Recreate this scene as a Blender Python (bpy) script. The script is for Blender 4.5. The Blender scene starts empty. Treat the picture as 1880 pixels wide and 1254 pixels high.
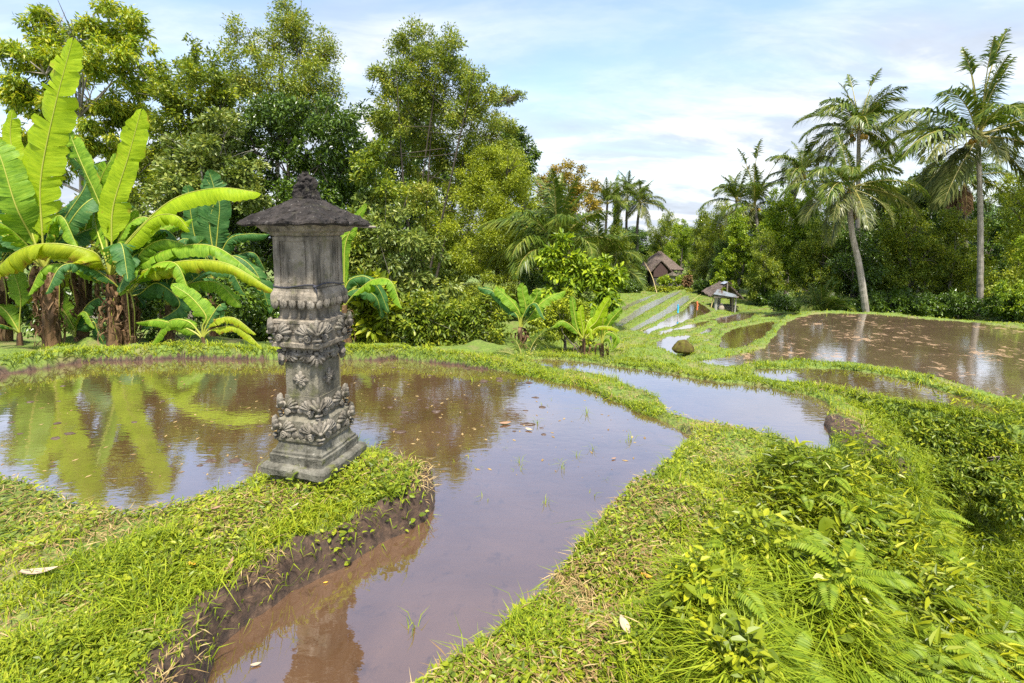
import bpy, math, random
import numpy as np
from mathutils import Vector, Matrix
R = math.radians
rng = np.random.default_rng(7)
random.seed(7)
sc = bpy.context.scene
col = sc.collection

# ------------------------------------------------------------------ camera, sky, sun
FPX, CX, CY, CAMZ, PITCH = 888.0, 940.0, 498.0, 2.0, R(5.0)
cam_d = bpy.data.cameras.new("camera")
cam = bpy.data.objects.new("camera", cam_d)
col.objects.link(cam)
cam.location = (0, 0, CAMZ)
cam.rotation_euler = (math.pi / 2 - PITCH, 0, 0)
cam_d.sensor_width = 36.0
cam_d.lens = FPX / 1880 * 36
cam_d.shift_y = -(627 - CY) / 1880
cam_d.clip_start = 0.05
cam_d.clip_end = 3000
sc.camera = cam

SUN_EL, SUN_AZ = R(65), R(168)       # azimuth from +Y (view direction) towards +X
sun_dir = Vector((math.cos(SUN_EL) * math.sin(SUN_AZ), math.cos(SUN_EL) * math.cos(SUN_AZ), math.sin(SUN_EL)))
sl = bpy.data.lights.new("sun", 'SUN')
sl.energy = 5.0
sl.angle = R(6)
sl.color = (1.0, 0.95, 0.86)
so = bpy.data.objects.new("sun", sl)
so.rotation_euler = sun_dir.to_track_quat('Z', 'Y').to_euler()
so.location = (0, 0, 60)
col.objects.link(so)

sc.view_settings.view_transform = 'Standard'
sc.view_settings.look = 'None'
sc.view_settings.gamma = 1
sc.view_settings.exposure = 0.90
try:
    sc.cycles.use_denoising = False
    sc.cycles.max_bounces = 6
    sc.cycles.diffuse_bounces = 3
    sc.cycles.glossy_bounces = 3
    sc.cycles.transmission_bounces = 4
    sc.cycles.sample_clamp_indirect = 6
except Exception:
    pass


class NT:
    """small helper for node trees"""
    def __init__(self, tree):
        self.t = tree
        tree.nodes.clear()

    def n(self, typ, **kw):
        nd = self.t.nodes.new(typ)
        for k, v in kw.items():
            if k.startswith('i_'):
                nd.inputs[k[2:].replace('_', ' ')].default_value = v
            else:
                setattr(nd, k, v)
        return nd

    def l(self, a, b):
        self.t.links.new(a, b)

    def math(self, op, a, b=None, c=None, clamp=False):
        nd = self.t.nodes.new('ShaderNodeMath')
        nd.operation = op
        nd.use_clamp = clamp
        for i, v in enumerate((a, b, c)):
            if v is None:
                continue
            if hasattr(v, 'links'):
                self.l(v, nd.inputs[i])
            else:
                nd.inputs[i].default_value = v
        return nd.outputs[0]

    def mix(self, f, a, b, blend='MIX'):
        nd = self.t.nodes.new('ShaderNodeMix')
        nd.data_type = 'RGBA'
        nd.blend_type = blend
        for s, v in ((nd.inputs[0], f), (nd.inputs[6], a), (nd.inputs[7], b)):
            if hasattr(v, 'links'):
                self.l(v, s)
            else:
                s.default_value = v if not isinstance(v, tuple) else (*v[:3], 1)
        return nd.outputs[2]

    def ramp(self, fac, stops, interp='LINEAR'):
        nd = self.t.nodes.new('ShaderNodeValToRGB')
        cr = nd.color_ramp
        cr.interpolation = interp
        while len(cr.elements) < len(stops):
            cr.elements.new(0.5)
        for e, (p, c) in zip(cr.elements, stops):
            e.position = p
            e.color = (*c[:3], 1) if isinstance(c, tuple) else (c, c, c, 1)
        self.l(fac, nd.inputs[0])
        return nd.outputs[0]

    def noise(self, vec, scale, detail=4, rough=0.55, dist=0.0, dims='3D'):
        nd = self.t.nodes.new('ShaderNodeTexNoise')
        nd.noise_dimensions = dims
        nd.inputs['Scale'].default_value = scale
        nd.inputs['Detail'].default_value = detail
        nd.inputs['Roughness'].default_value = rough
        nd.inputs['Distortion'].default_value = dist
        if vec is not None:
            self.l(vec, nd.inputs['Vector'])
        return nd.outputs['Fac']


# world: hazy sky under broken high cloud
w = bpy.data.worlds.new("World")
sc.world = w
w.use_nodes = True
N = NT(w.node_tree)
sky = N.n('ShaderNodeTexSky')
sky.sky_type = 'NISHITA'
sky.sun_disc = False
sky.sun_elevation = SUN_EL
sky.sun_rotation = SUN_AZ
sky.air_density = 1.0
sky.dust_density = 1.5
tc = N.n('ShaderNodeTexCoord')
sep = N.n('ShaderNodeSeparateXYZ')
N.l(tc.outputs['Generated'], sep.inputs[0])
zc = N.math('MAXIMUM', sep.outputs[2], 0.0)
zz = N.math('ADD', zc, 0.22)
cu = N.math('DIVIDE', sep.outputs[0], zz)
cv = N.math('DIVIDE', sep.outputs[1], zz)
cmb = N.n('ShaderNodeCombineXYZ')
N.l(cu, cmb.inputs[0])
N.l(cv, cmb.inputs[1])
mp = N.n('ShaderNodeMapping')
mp.inputs['Scale'].default_value = (0.55, 1.0, 1)
mp.inputs['Rotation'].default_value = (0, 0, R(-14))
mp.inputs['Location'].default_value = (3.1, 1.4, 0)
N.l(cmb.outputs[0], mp.inputs['Vector'])
n1 = N.noise(mp.outputs[0], 1.1, 9, 0.55, 0.5)
n2 = N.noise(mp.outputs[0], 2.6, 6, 0.6, 0.3)
cover = N.math('ADD', N.math('MULTIPLY', n1, 1.0), N.math('MULTIPLY', sep.outputs[2], -0.72))
cfac = N.ramp(cover, [(0.15, 0.10), (0.45, 0.95)])
ccol = N.ramp(n2, [(0.30, (0.52, 0.58, 0.68)), (0.45, (0.62, 0.69, 0.80)), (0.60, (1.0, 1.0, 1.0))])
b1 = N.n('ShaderNodeBackground')
b1.inputs['Strength'].default_value = 0.18
N.l(sky.outputs[0], b1.inputs['Color'])
b2 = N.n('ShaderNodeBackground')
b2.inputs['Strength'].default_value = 0.66
N.l(ccol, b2.inputs['Color'])
mx = N.n('ShaderNodeMixShader')
N.l(cfac, mx.inputs[0])
N.l(b1.outputs[0], mx.inputs[1])
N.l(b2.outputs[0], mx.inputs[2])
ow = N.n('ShaderNodeOutputWorld')
N.l(mx.outputs[0], ow.inputs[0])


# ------------------------------------------------------------------ pixel <-> world
SP, CP = math.sin(PITCH), math.cos(PITCH)

def ray(px, py):
    u = (px - CX) / FPX
    v = (py - CY) / FPX
    return np.array([u, CP - v * SP, -SP - v * CP])

def atz(px, py, z):
    d = ray(px, py)
    return np.array([0, 0, CAMZ]) + d * ((z - CAMZ) / d[2])

def aty(px, py, y):
    d = ray(px, py)
    return np.array([0, 0, CAMZ]) + d * (y / d[1])

def pxm(y):
    """metres per photo pixel at forward distance y"""
    return y / FPX


# ------------------------------------------------------------------ noise + mesh helpers
def _hash(i, j, k):
    h = (i * 374761393 + j * 668265263 + k * 2147483647 % 1000003 * 97) & 0xFFFFFFFF
    h = ((h ^ (h >> 13)) * 1274126177) & 0xFFFFFFFF
    return ((h ^ (h >> 16)) & 0xFFFF) / 65535.0

def vnoise(p, s=1.0, seed=0):
    p = np.asarray(p, float) * s + seed * 17.31
    if p.shape[1] == 2:
        p = np.c_[p, np.zeros(len(p))]
    i = np.floor(p).astype(np.int64)
    f = p - i
    f = f * f * (3 - 2 * f)
    out = np.zeros(len(p))
    for a in (0, 1):
        for b in (0, 1):
            for c in (0, 1):
                wgt = (f[:, 0] if a else 1 - f[:, 0]) * (f[:, 1] if b else 1 - f[:, 1]) * (f[:, 2] if c else 1 - f[:, 2])
                out += wgt * _hash(i[:, 0] + a, i[:, 1] + b, i[:, 2] + c)
    return out * 2 - 1

def fbm(p, s, octs=3, seed=0):
    o = 0
    a = 1.0
    for k in range(octs):
        o = o + a * vnoise(p, s * 2 ** k, seed + k)
        a *= 0.5
    return o

def nrm(v):
    return v / np.maximum(np.linalg.norm(v, axis=-1, keepdims=True), 1e-9)

def build(name, chunks, mats, parent=None, smooth=False, attr=None):
    """chunks: (V, F, mat index, UV or None); one mesh object"""
    me = bpy.data.meshes.new(name)
    V = np.concatenate([c[0] for c in chunks]).astype(np.float32)
    loops, starts, mi, uvs = [], [], [], []
    off = 0
    ls = 0
    for c in chunks:
        Vc, Fc, m = c[0], np.asarray(c[1]), c[2]
        k = Fc.shape[1]
        loops.append((Fc + off).ravel())
        starts.append(ls + np.arange(len(Fc)) * k)
        mi.append(np.full(len(Fc), m))
        uv = c[3] if len(c) > 3 and c[3] is not None else np.zeros((len(Vc), 2))
        uvs.append(uv)
        ls += len(Fc) * k
        off += len(Vc)
    L = np.concatenate(loops).astype(np.int32)
    S = np.concatenate(starts).astype(np.int32)
    M = np.concatenate(mi).astype(np.int32)
    me.vertices.add(len(V))
    me.vertices.foreach_set('co', V.ravel())
    me.loops.add(len(L))
    me.loops.foreach_set('vertex_index', L)
    me.polygons.add(len(S))
    me.polygons.foreach_set('loop_start', S)
    me.polygons.foreach_set('material_index', M)
    me.polygons.foreach_set('use_smooth', np.full(len(S), smooth))
    if any(len(c) > 3 and c[3] is not None for c in chunks):
        UV = np.concatenate(uvs).astype(np.float32)
        lay = me.uv_layers.new(name='UVMap')
        lay.data.foreach_set('uv', UV[L].ravel())
    if attr:
        for an, av in attr.items():
            a = me.attributes.new(an, 'FLOAT', 'POINT')
            a.data.foreach_set('value', np.asarray(av, np.float32))
    me.update(calc_edges=True)
    for m in (mats if isinstance(mats, (list, tuple)) else [mats]):
        me.materials.append(m)
    o = bpy.data.objects.new(name, me)
    col.objects.link(o)
    if parent:
        o.parent = parent
    return o

def tag(o, label=None, cat=None, group=None, kind=None):
    if label:
        o['label'] = label
    if cat:
        o['category'] = cat
    if group:
        o['group'] = group
    if kind:
        o['kind'] = kind
    return o

def thing(name, label, cat, loc=(0, 0, 0), rz=0.0, group=None):
    o = bpy.data.objects.new(name, None)
    col.objects.link(o)
    o.empty_display_size = 0.1
    o.location = loc
    o.rotation_euler = (0, 0, rz)
    return tag(o, label, cat, group)

def dup(root, loc, rz=0.0, scale=1.0, label=None, group=None):
    r = root.copy()
    col.objects.link(r)
    r.location = loc
    r.rotation_euler = (0, 0, rz)
    r.scale = scale if isinstance(scale, tuple) else (scale,) * 3
    if label:
        r['label'] = label
    if group:
        r['group'] = group
    for ch in list(root.children):
        c = ch.copy()
        col.objects.link(c)
        c.parent = r
        for g in ch.children:
            d = g.copy()
            col.objects.link(d)
            d.parent = c
    return r

def tube(path, radii, n=8, mat=0, cap=True, rough=0.0, rs=6.0):
    path = np.asarray(path, float)
    m = len(path)
    radii = np.broadcast_to(np.asarray(radii, float), (m,))
    t = nrm(np.gradient(path, axis=0))
    ref = np.array([0, 0, 1.0]) if abs(t[0][2]) < 0.9 else np.array([1.0, 0, 0])
    a0 = nrm(np.cross(t[0], ref))
    A = np.zeros((m, 3))
    B = np.zeros((m, 3))
    a = a0
    for i in range(m):
        a = nrm(a - t[i] * np.dot(a, t[i]))
        A[i] = a
        B[i] = np.cross(t[i], a)
    ang = np.linspace(0, 2 * math.pi, n, endpoint=False)
    V = path[:, None, :] + radii[:, None, None] * (np.cos(ang)[None, :, None] * A[:, None, :] + np.sin(ang)[None, :, None] * B[:, None, :])
    V = V.reshape(-1, 3)
    if rough:
        d = nrm(V - np.repeat(path, n, 0))
        V = V + d * (vnoise(V, rs)[:, None] * rough)
    i = np.arange(m - 1)[:, None] * n
    j = np.arange(n)[None, :]
    F = np.stack([i + j, i + (j + 1) % n, i + n + (j + 1) % n, i + n + j], -1).reshape(-1, 4)
    uv = np.stack([np.repeat(np.linspace(0, 1, m), n), np.tile(ang / 6.2832, m)], 1)
    out = [(V, F, mat, uv)]
    if cap:
        for e, k in ((0, -1), (m - 1, 1)):
            ring = V[e * n:(e + 1) * n]
            Vc = np.vstack([ring, path[e][None]])
            q = np.arange(n)
            Fc = np.stack([q, (q + 1) % n, np.full(n, n)], 1)
            out.append((Vc, Fc, mat, np.zeros((n + 1, 2))))
    return out

def bez(pts, n):
    """Catmull-Rom through points"""
    P = np.asarray(pts, float)
    P = np.vstack([2 * P[0] - P[1], P, 2 * P[-1] - P[-2]])
    m = len(P) - 3
    t = np.linspace(0, m - 1e-6, n)
    i = t.astype(int)
    f = (t - i)[:, None]
    p0, p1, p2, p3 = P[i], P[i + 1], P[i + 2], P[i + 3]
    return 0.5 * (2 * p1 + (p2 - p0) * f + (2 * p0 - 5 * p1 + 4 * p2 - p3) * f ** 2 + (3 * p1 - p0 - 3 * p2 + p3) * f ** 3)

def box(c, s, rot=0.0, mat=0, M=None):
    s = np.asarray(s) / 2
    V = np.array([[x, y, z] for x in (-1, 1) for y in (-1, 1) for z in (-1, 1)], float) * s
    if M is not None:
        V = V @ np.asarray(M).T
    ca, sa = math.cos(rot), math.sin(rot)
    V = np.stack([V[:, 0] * ca - V[:, 1] * sa, V[:, 0] * sa + V[:, 1] * ca, V[:, 2]], 1) + np.asarray(c)
    F = np.array([[0, 1, 3, 2], [4, 6, 7, 5], [0, 4, 5, 1], [2, 3, 7, 6], [0, 2, 6, 4], [1, 5, 7, 3]])
    return (V, F, mat)

def ellipsoid(c, r, nu=10, nv=7, Mx=None, mat=0):
    u = np.linspace(0, 2 * math.pi, nu, endpoint=False)
    v = np.linspace(0, math.pi, nv)
    V = np.stack([np.outer(np.sin(v), np.cos(u)), np.outer(np.sin(v), np.sin(u)), np.outer(np.cos(v), np.ones(nu))], -1).reshape(-1, 3) * np.asarray(r)
    if Mx is not None:
        V = V @ np.asarray(Mx).T
    V = V + np.asarray(c)
    i = np.arange(nv - 1)[:, None] * nu
    j = np.arange(nu)[None, :]
    F = np.stack([i + j, i + nu + j, i + nu + (j + 1) % nu, i + (j + 1) % nu], -1).reshape(-1, 4)
    return (V, F, mat)


# ------------------------------------------------------------------ materials
def mat(name):
    m = bpy.data.materials.new(name)
    m.use_nodes = True
    return m, NT(m.node_tree)

def out(Nn, sh, disp=None):
    o = Nn.n('ShaderNodeOutputMaterial')
    Nn.l(sh, o.inputs[0])

def bump(Nn, h, strength, dist=0.02):
    b = Nn.n('ShaderNodeBump')
    b.inputs['Strength'].default_value = strength
    b.inputs['Distance'].default_value = dist
    Nn.l(h, b.inputs['Height'])
    return b.outputs[0]

def leafmat(name, cols, trans=0.35, nscale=1.2, tcol=(1.15, 1.15, 0.55), rough=0.42, spec=0.35, nw=0.9, rw=0.55):
    m, T = mat(name)
    g = T.n('ShaderNodeNewGeometry')
    t = T.n('ShaderNodeTexCoord')
    nz = T.noise(t.outputs['Object'], nscale, 3)
    f = T.math('ADD', T.math('MULTIPLY', g.outputs['Random Per Island'], rw),
               T.math('MULTIPLY_ADD', nz, nw, 0.5 - 0.5 * rw - 0.5 * nw), clamp=True)
    k = len(cols)
    c = T.ramp(f, [(0.12 + 0.76 * i / (k - 1), cols[i]) for i in range(k)])
    p = T.n('ShaderNodeBsdfPrincipled')
    T.l(c, p.inputs['Base Color'])
    p.inputs['Roughness'].default_value = rough
    p.inputs['Specular IOR Level'].default_value = spec
    tr = T.n('ShaderNodeBsdfTranslucent')
    T.l(T.mix(1.0, c, tcol, 'MULTIPLY'), tr.inputs[0])
    ms = T.n('ShaderNodeMixShader')
    ms.inputs[0].default_value = trans
    T.l(p.outputs[0], ms.inputs[1])
    T.l(tr.outputs[0], ms.inputs[2])
    out(T, ms.outputs[0])
    return m

def barkmat(name, c1, c2, scale=6.0, stretch=0.25, bs=0.5):
    m, T = mat(name)
    t = T.n('ShaderNodeTexCoord')
    mpn = T.n('ShaderNodeMapping')
    mpn.inputs['Scale'].default_value = (1, 1, stretch)
    T.l(t.outputs['Object'], mpn.inputs[0])
    n = T.noise(mpn.outputs[0], scale, 6, 0.65)
    p = T.n('ShaderNodeBsdfPrincipled')
    T.l(T.ramp(n, [(0.3, c1), (0.7, c2)]), p.inputs['Base Color'])
    p.inputs['Roughness'].default_value = 0.9
    T.l(bump(T, n, bs, 0.03), p.inputs['Normal'])
    out(T, p.outputs[0])
    return m

MT = {}
MT['bark'] = barkmat('bark', (0.05, 0.04, 0.03), (0.20, 0.17, 0.13))
MT['bark_pale'] = barkmat('bark_pale', (0.14, 0.12, 0.09), (0.36, 0.32, 0.26))
MT['bark_dark'] = barkmat('bark_dark', (0.022, 0.018, 0.012), (0.09, 0.07, 0.05))
MT['wood_old'] = barkmat('wood_old', (0.10, 0.08, 0.06), (0.28, 0.24, 0.19), 9)
MT['bamboo'] = barkmat('bamboo', (0.35, 0.26, 0.10), (0.52, 0.42, 0.20), 5, 0.1, 0.1)
MT['leaf_light'] = leafmat('leaf_light', [(0.087, 0.150, 0.014), (0.251, 0.342, 0.019), (0.600, 0.544, 0.030)], 0.40)
MT['leaf_mid'] = leafmat('leaf_mid', [(0.053, 0.087, 0.010), (0.164, 0.230, 0.017), (0.416, 0.422, 0.026)], 0.35)
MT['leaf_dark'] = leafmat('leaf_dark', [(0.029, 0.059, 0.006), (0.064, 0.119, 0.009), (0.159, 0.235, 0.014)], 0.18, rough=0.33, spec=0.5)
MT['leaf_olive'] = leafmat('leaf_olive', [(0.055, 0.085, 0.014), (0.150, 0.210, 0.022), (0.290, 0.340, 0.030), (0.380, 0.330, 0.036)], 0.33, 0.9)
MT['leaf_yellow'] = leafmat('leaf_yellow', [(0.106, 0.150, 0.016), (0.264, 0.320, 0.019), (0.475, 0.500, 0.026)], 0.36, 1.2)
MT['leaf_gold'] = leafmat('leaf_gold', [(0.105, 0.105, 0.018), (0.270, 0.210, 0.024), (0.450, 0.315, 0.030)], 0.3, 0.8)
MT['leaf_lime'] = leafmat('leaf_lime', [(0.059, 0.122, 0.011), (0.204, 0.297, 0.014), (0.458, 0.525, 0.020)], 0.38, 0.8)
MT['leaf_grey'] = leafmat('leaf_grey', [(0.060, 0.099, 0.014), (0.161, 0.215, 0.035), (0.343, 0.358, 0.070)], 0.28, 1.0)
MT['grass'] = leafmat('grass', [(0.072, 0.120, 0.010), (0.176, 0.251, 0.011), (0.322, 0.381, 0.017), (0.436, 0.421, 0.041)], 0.38, 0.9, rough=0.5, spec=0.25, nw=0.7)
MT['tall_grass'] = leafmat('tall_grass', [(0.107, 0.164, 0.012), (0.234, 0.308, 0.013), (0.385, 0.434, 0.030)], 0.42, 0.8, rough=0.5, spec=0.25)
MT['dry'] = leafmat('dry', [(0.156, 0.092, 0.039), (0.312, 0.211, 0.085), (0.488, 0.367, 0.169)], 0.15, 2.0, rough=0.8, spec=0.1)
MT['weed'] = leafmat('weed', [(0.073, 0.110, 0.011), (0.204, 0.264, 0.015), (0.407, 0.418, 0.022)], 0.35, 1.5, rough=0.45)
MT['weed_dark'] = leafmat('weed_dark', [(0.062, 0.097, 0.007), (0.172, 0.223, 0.010), (0.418, 0.417, 0.015)], 0.32, 1.5, rough=0.42)
MT['fern'] = leafmat('fern', [(0.113, 0.182, 0.013), (0.201, 0.282, 0.016), (0.307, 0.364, 0.026)], 0.4, 1.5, rough=0.5, spec=0.25)
MT['palm'] = leafmat('palm', [(0.029, 0.059, 0.007), (0.086, 0.134, 0.015), (0.195, 0.214, 0.028)], 0.28, 0.7, rough=0.35, spec=0.22)
MT['palm_pale'] = leafmat('palm_pale', [(0.049, 0.069, 0.017), (0.114, 0.138, 0.035), (0.212, 0.206, 0.064)], 0.28, 0.7, rough=0.35, spec=0.22)
MT['palm_dry'] = leafmat('palm_dry', [(0.09, 0.05, 0.025), (0.19, 0.11, 0.05), (0.30, 0.20, 0.10)], 0.15, 1.0, rough=0.8, spec=0.1)
MT['palm_rib'] = leafmat('palm_rib', [(0.20, 0.19, 0.04), (0.30, 0.26, 0.06), (0.36, 0.30, 0.08)], 0.0, 1.0, rough=0.5)
MT['coconut'] = leafmat('coconut', [(0.30, 0.16, 0.02), (0.42, 0.24, 0.03), (0.34, 0.30, 0.05)], 0.0, 3.0, rough=0.45)
MT['petiole'] = leafmat('petiole', [(0.20, 0.26, 0.03), (0.34, 0.36, 0.05), (0.44, 0.42, 0.08)], 0.1, 1.0, rough=0.4)

def banana_mat(name, c_dark, c_mid, c_light, trans, brown=0.0):
    m, T = mat(name)
    uv = T.n('ShaderNodeUVMap')
    s = T.n('ShaderNodeSeparateXYZ')
    T.l(uv.outputs[0], s.inputs[0])
    oi = T.n('ShaderNodeObjectInfo')
    off = T.math('MULTIPLY', oi.outputs['Random'], 31.0)
    cm = T.n('ShaderNodeCombineXYZ')
    T.l(T.math('MULTIPLY', s.outputs[0], 75.0), cm.inputs[0])
    T.l(T.math('MULTIPLY', s.outputs[1], 1.6), cm.inputs[1])
    T.l(off, cm.inputs[2])
    vein = T.noise(cm.outputs[0], 1.0, 3, 0.6)
    cm2 = T.n('ShaderNodeCombineXYZ')
    T.l(T.math('MULTIPLY', s.outputs[0], 9.0), cm2.inputs[0])
    T.l(T.math('MULTIPLY', s.outputs[1], 1.2), cm2.inputs[1])
    T.l(off, cm2.inputs[2])
    pat = T.noise(cm2.outputs[0], 1.0, 4, 0.6)
    f = T.math('ADD', T.math('MULTIPLY', vein, 0.8), T.math('MULTIPLY_ADD', pat, 0.5, -0.13))
    c = T.ramp(f, [(0.30, c_dark), (0.52, c_mid), (0.74, c_light)])
    edge = T.math('ABSOLUTE', s.outputs[1])
    bf = T.math('ADD', T.math('MULTIPLY', edge, 0.34 + brown), T.math('MULTIPLY', pat, 0.95))
    c = T.mix(T.ramp(bf, [(0.86, 0.0), (0.95, 1.0)]), c, (0.34, 0.27, 0.025))
    c = T.mix(T.ramp(bf, [(0.99, 0.0), (1.06, 1.0)]), c, (0.16, 0.075, 0.02))
    p = T.n('ShaderNodeBsdfPrincipled')
    T.l(c, p.inputs['Base Color'])
    p.inputs['Roughness'].default_value = 0.5
    p.inputs['Specular IOR Level'].default_value = 0.22
    T.l(bump(T, vein, 0.7, 0.02), p.inputs['Normal'])
    tr = T.n('ShaderNodeBsdfTranslucent')
    T.l(T.mix(1.0, c, (1.5, 1.35, 0.35), 'MULTIPLY'), tr.inputs[0])
    ms = T.n('ShaderNodeMixShader')
    ms.inputs[0].default_value = trans
    T.l(p.outputs[0], ms.inputs[1])
    T.l(tr.outputs[0], ms.inputs[2])
    out(T, ms.outputs[0])
    return m

MT['ban_young'] = banana_mat('banana_young', (0.22, 0.34, 0.010), (0.33, 0.46, 0.012), (0.43, 0.54, 0.020), 0.50)
MT['ban'] = banana_mat('banana_leaf', (0.08, 0.18, 0.012), (0.18, 0.32, 0.018), (0.30, 0.44, 0.035), 0.42)
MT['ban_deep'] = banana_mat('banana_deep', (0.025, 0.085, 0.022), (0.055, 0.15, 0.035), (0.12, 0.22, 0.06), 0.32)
MT['ban_old'] = banana_mat('banana_old', (0.20, 0.28, 0.010), (0.32, 0.39, 0.014), (0.42, 0.46, 0.02), 0.45, brown=0.08)
MT['ban_stem'] = barkmat('banana_stem', (0.03, 0.018, 0.010), (0.20, 0.11, 0.045), 7, 0.2, 0.8)
MT['ban_dry'] = leafmat('banana_dry', [(0.05, 0.03, 0.018), (0.14, 0.08, 0.04), (0.30, 0.20, 0.11)], 0.12, 3.0, rough=0.85, spec=0.1)

def stone_mat(name, base=(0.30, 0.275, 0.235), dark=(0.085, 0.075, 0.055), moss=(0.10, 0.105, 0.03), mossf=0.5, bumpd=0.012):
    m, T = mat(name)
    t = T.n('ShaderNodeTexCoord')
    ob = t.outputs['Object']
    n1 = T.noise(ob, 5, 6, 0.65, 0.3)
    n2 = T.noise(ob, 38, 5, 0.7)
    mpn = T.n('ShaderNodeMapping')
    mpn.inputs['Scale'].default_value = (1, 1, 0.18)
    T.l(ob, mpn.inputs[0])
    n3 = T.noise(mpn.outputs[0], 16, 5, 0.65)
    n4 = T.noise(ob, 11, 5, 0.6)
    c = T.mix(T.ramp(n1, [(0.36, 0.0), (0.62, 1.0)]), tuple(x * 0.58 for x in base), base)
    c = T.mix(T.ramp(n3, [(0.44, 0.0), (0.64, 0.9)]), c, dark)
    c = T.mix(T.ramp(n4, [(0.56, 0.0), (0.70, mossf)]), c, moss)
    c = T.mix(T.ramp(n2, [(0.60, 0.0), (0.72, 0.45)]), c, (0.50, 0.47, 0.40))
    c = T.mix(T.ramp(n2, [(0.30, 0.6), (0.42, 0.0)]), c, (0.06, 0.05, 0.04))
    p = T.n('ShaderNodeBsdfPrincipled')
    T.l(c, p.inputs['Base Color'])
    p.inputs['Roughness'].default_value = 0.92
    p.inputs['Specular IOR Level'].default_value = 0.2
    h = T.math('ADD', n2, T.math('MULTIPLY', n4, 1.2))
    T.l(bump(T, h, 0.8, bumpd), p.inputs['Normal'])
    out(T, p.outputs[0])
    return m

MT['stone'] = stone_mat('carved_stone', (0.30, 0.255, 0.19), (0.055, 0.048, 0.034))
MT['stone_carve'] = stone_mat('carved_stone_relief', (0.26, 0.23, 0.18), (0.045, 0.04, 0.03), mossf=0.4)
MT['stone_base'] = stone_mat('mossy_stone', (0.17, 0.16, 0.125), (0.05, 0.047, 0.034), (0.11, 0.12, 0.02), 0.8)
MT['stone_low'] = stone_mat('stained_stone', (0.20, 0.18, 0.13), (0.08, 0.074, 0.052), mossf=0.65)
MT['roof_stone'] = stone_mat('black_roof', (0.050, 0.042, 0.036), (0.014, 0.012, 0.010), (0.055, 0.058, 0.02), 0.35, 0.03)

# ground: mud attribute drives bare earth against turf soil
mg, T = mat('earth')
t = T.n('ShaderNodeTexCoord')
ob = t.outputs['Object']
at = T.n('ShaderNodeAttribute')
at.attribute_name = 'mud'
n1 = T.noise(ob, 1.6, 6, 0.6)
n2 = T.noise(ob, 22, 6, 0.7)
turf = T.ramp(n2, [(0.30, (0.04, 0.055, 0.010)), (0.50, (0.10, 0.155, 0.014)), (0.70, (0.19, 0.24, 0.03))])
turf = T.mix(T.ramp(n1, [(0.50, 0.0), (0.66, 0.6)]), turf, (0.19, 0.14, 0.065))
mud = T.ramp(n2, [(0.30, (0.016, 0.010, 0.006)), (0.52, (0.055, 0.031, 0.017)), (0.72, (0.12, 0.072, 0.040))])
c = T.mix(T.ramp(T.math('ADD', at.outputs['Fac'], T.math('MULTIPLY_ADD', n2, 0.6, -0.3)), [(0.35, 0.0), (0.6, 1.0)]), turf, mud)
p = T.n('ShaderNodeBsdfPrincipled')
T.l(c, p.inputs['Base Color'])
p.inputs['Roughness'].default_value = 0.85
T.l(bump(T, n2, 0.7, 0.02), p.inputs['Normal'])
out(T, p.outputs[0])
MT['earth'] = mg

def water_mat(name, c1, c2, rip=0.06, scum=0.0):
    m, T = mat(name)
    t = T.n('ShaderNodeTexCoord')
    ob = t.outputs['Object']
    n1 = T.noise(ob, 0.9, 6, 0.62, 0.6)
    n2 = T.noise(ob, 7.0, 6, 0.68, 0.4)
    c = T.mix(T.ramp(n1, [(0.35, 0.0), (0.65, 1.0)]), c1, c2)
    c = T.mix(T.ramp(n2, [(0.30, 0.55), (0.43, 0.0)]), c, tuple(x * 0.45 for x in c1))
    mpn = T.n('ShaderNodeMapping')
    mpn.inputs['Scale'].default_value = (1.0, 2.2, 1)
    T.l(ob, mpn.inputs[0])
    r1 = T.noise(mpn.outputs[0], 9.0, 3, 0.5)
    r2 = T.noise(mpn.outputs[0], 2.0, 2, 0.5)
    rough = 0.02
    rgh = None
    if scum:
        sc1 = T.noise(ob, 3.2, 7, 0.72, 1.0)
        big = T.noise(ob, 0.55, 3, 0.5)
        sf = T.ramp(T.math('ADD', sc1, T.math('MULTIPLY_ADD', big, 0.5, -0.25)), [(0.64 - scum, 0.0), (0.68 - scum, 1.0)])
        c = T.mix(sf, c, (0.30, 0.20, 0.12))
    nb = bump(T, T.math('ADD', r1, T.math('MULTIPLY', r2, 1.6)), rip, 0.02)
    d_ = T.n('ShaderNodeBsdfDiffuse')
    T.l(c, d_.inputs[0])
    g_ = T.n('ShaderNodeBsdfGlossy')
    g_.inputs['Roughness'].default_value = rough
    g_.inputs['Color'].default_value = (1, 1, 1, 1)
    T.l(nb, g_.inputs['Normal'])
    lw_ = T.n('ShaderNodeLayerWeight')
    lw_.inputs['Blend'].default_value = 0.5
    T.l(nb, lw_.inputs['Normal'])
    fr_ = T.math('MULTIPLY_ADD', T.math('POWER', lw_.outputs['Facing'], 1.8), 0.82, 0.155)
    if scum:
        fr_ = T.math('MULTIPLY', fr_, T.math('MULTIPLY_ADD', sf, -0.7, 1.0))
    ms = T.n('ShaderNodeMixShader')
    T.l(fr_, ms.inputs[0])
    T.l(d_.outputs[0], ms.inputs[1])
    T.l(g_.outputs[0], ms.inputs[2])
    out(T, ms.outputs[0])
    return m

MT['water'] = water_mat('muddy_water', (0.080, 0.042, 0.020), (0.120, 0.066, 0.034), 0.035)
MT['water_rippled'] = water_mat('rippled_water', (0.20, 0.15, 0.115), (0.26, 0.20, 0.16), 0.7)  # pale base colour stands in for sky reflected by the ripples
MT['water_scum'] = water_mat('muddy_water_scum', (0.130, 0.085, 0.050), (0.180, 0.120, 0.075), 0.06, scum=0.04)

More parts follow.
